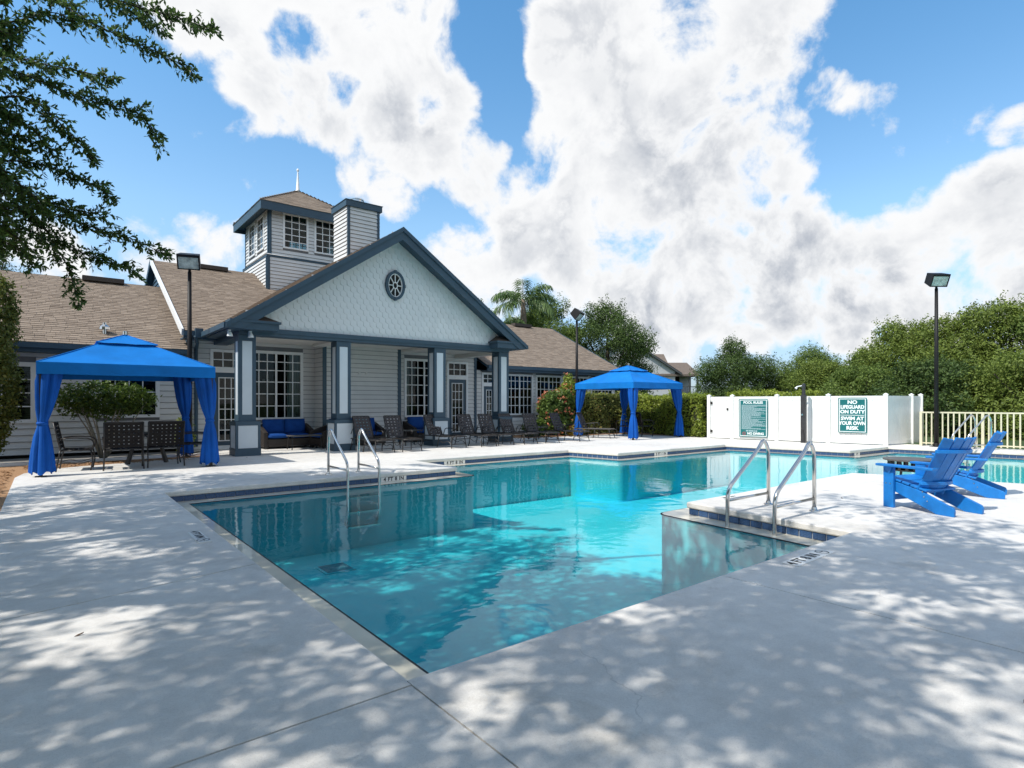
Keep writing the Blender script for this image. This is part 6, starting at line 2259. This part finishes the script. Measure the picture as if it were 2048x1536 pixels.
shrub('reddish plant by the right rear post of the hedge-side gazebo', 20.15, 16.95, [((0, 0, .5), (.32, .3, .5)), ((0, 0, .95), (.2, .2, .4))], M['hedge_brown'], 57, 1500, 0.14, 0.045, name='red_plant', cat='plant')
shrub('small potted-looking green plant beside the downspout', 2.98, 18.35, [((0, 0, .42), (.22, .22, .40)), ((.03, 0, .8), (.14, .14, .25))], M['hedge'], 58, 700, 0.13, 0.04, name='small_plant', cat='plant')

# bark chips on the visible beds
def chips(name, poly_pts, n, z, seed):
    rg = np.random.default_rng(seed)
    x0, y0, x1, y1 = poly_pts
    c = np.stack([rg.uniform(x0, x1, n), rg.uniform(y0, y1, n), np.full(n, z) + rg.uniform(0, .02, n)], axis=1)
    global rng
    rng = rg
    Q = leaves(c, 0.075, 0.032, np.tile([0, 0, 1.0], (n, 1)), 0.75, 0.0)
    o = obj(name, quads_mesh(name, Q, M['mulch']))
    o['kind'] = 'stuff'


chips('bark_chips', (-3.2, 8.6, -0.55, 16.0), 5200, -0.018, 61)
chips('bark_chips', (-0.4, 15.95, 3.3, 16.9), 1200, -0.018, 62)
chips('bark_chips', (15.3, 17.3, 20.0, 17.7), 1200, 0.008, 63)

# ------------------------------------------------------------------ apartment building far behind
ax_, ay_ = 60.4, 44.1
apt = thing('apartment_building', 'grey apartment building with brown stepped roof and corner balcony far behind', 'building', (ax_, ay_, -0.06), R(51.36 - 90))


def slopes(name, x0, x1, y0, ridge_y, zE, zR, m='apt_roof', hip=0.0):
    """front and rear roof slopes, ridge along local x"""
    y1 = 2 * ridge_y - y0
    MB().add([(x0, y0, zE), (x1, y0, zE), (x1 - hip, ridge_y, zR), (x0, ridge_y, zR), (x0, y1, zE), (x1, y1, zE),
              (x0, y0, zE - .25), (x1, y0, zE - .25), (x1, y1, zE - .25), (x0, y1, zE - .25)],
             [(0, 1, 2, 3), (3, 2, 5, 4), (0, 3, 4), (1, 5, 2), (6, 7, 1, 0), (7, 8, 5, 1), (8, 9, 4, 5), (9, 6, 0, 4), (9, 8, 7, 6)]).build(name, M[m], apt, world=False)


# gabled wing facing the pool, ridge running away
gx0, gx1, gpx, zE, zP_ = -12.5, 0.6, -6.0, 5.3, 9.7
mb = MB()
mb.add([(gx0, 0, 0), (gx1, 0, 0), (gx1, 0, zE), (gpx, 0, zP_ - .15), (gx0, 0, zE)] + [(gx0, 9, 0), (gx1, 9, 0), (gx1, 9, zE), (gpx, 9, zP_ - .15), (gx0, 9, zE)],
       [(0, 1, 2, 3, 4), (9, 8, 7, 6, 5), (1, 6, 7, 2), (0, 4, 9, 5), (0, 5, 6, 1)])
ab = mb.build('wall', M['apt_wall'], apt, world=False)
MB().beam((gpx, -.25, zP_ + .05), (gx1 + .7, -.25, zE - .35), 0.5, 0.22, (0.55, 0, .83)).beam((gpx, -.25, zP_ + .05), (gx0 - .7, -.25, zE - .35), 0.5, 0.22, (-0.55, 0, .83)).build('rake_board', M['apt_dark'], apt, world=False)
MB().add([(gpx, -.5, zP_ + .2), (gx1 + .8, -.5, zE - .25), (gx1 + .8, 9, zE - .25), (gpx, 9, zP_ + .2), (gx0 - .8, -.5, zE - .25), (gx0 - .8, 9, zE - .25)], [(0, 1, 2, 3), (0, 3, 5, 4)]).build('roof', M['apt_roof'], apt, world=False)
slopes('roof', -9.0, 0.75, 1.2, 6.0, 4.95, 7.95)
slopes('roof', -2.0, 3.55, -0.2, 4.5, 4.95, 6.7, hip=0.15)
MB().box(0.62, 3.2, 2.2, 9, 0, 4.8).build('wall', M['apt_wall'], apt, world=False)
MB().box(0.9, 1.75, 2.13, 2.2, 2.9, 4.7).build('balcony_door', M['room'], apt, world=False)
MB().box(0.62, 3.45, 0.0, 2.2, 2.35, 2.6).build('balcony_floor', M['apt_dark'], apt, world=False)
bal = MB().box(0.62, 3.45, 0.0, 0.06, 3.35, 3.45).box(0.62, 3.45, 0.0, 0.06, 2.7, 2.78)
for k in range(14):
    bal.box(0.7 + k * .2, 0.74 + k * .2, 0.01, 0.05, 2.78, 3.35)
bal.build('balcony_rail', M['apt_dark'], apt, world=False)
for x in (2.35, 3.3):
    MB().box(x, x + .22, 0.0, .22, 0, 4.8).build('post', M['apt_dark'], apt, world=False)
for (x, z) in ((-4.5, 3.0), (-4.5, .7), (-1.2, .7), (-8.5, 3.0)):
    wd = MB().box(x - .1, x + 1.5, -.06, .02, z - .1, z + 1.4).build('window', M['white'], apt, world=False)
    for i in range(2):
        for j in range(2):
            MB().box(x + .02 + i * .72, x + .68 + i * .72, -.075, -.05, z + .03 + j * .64, z + .61 + j * .64).build('pane', M['room'], wd, world=False)

for o in C.objects:
    for k in ('_org',):
        if k in o:
            del o[k]
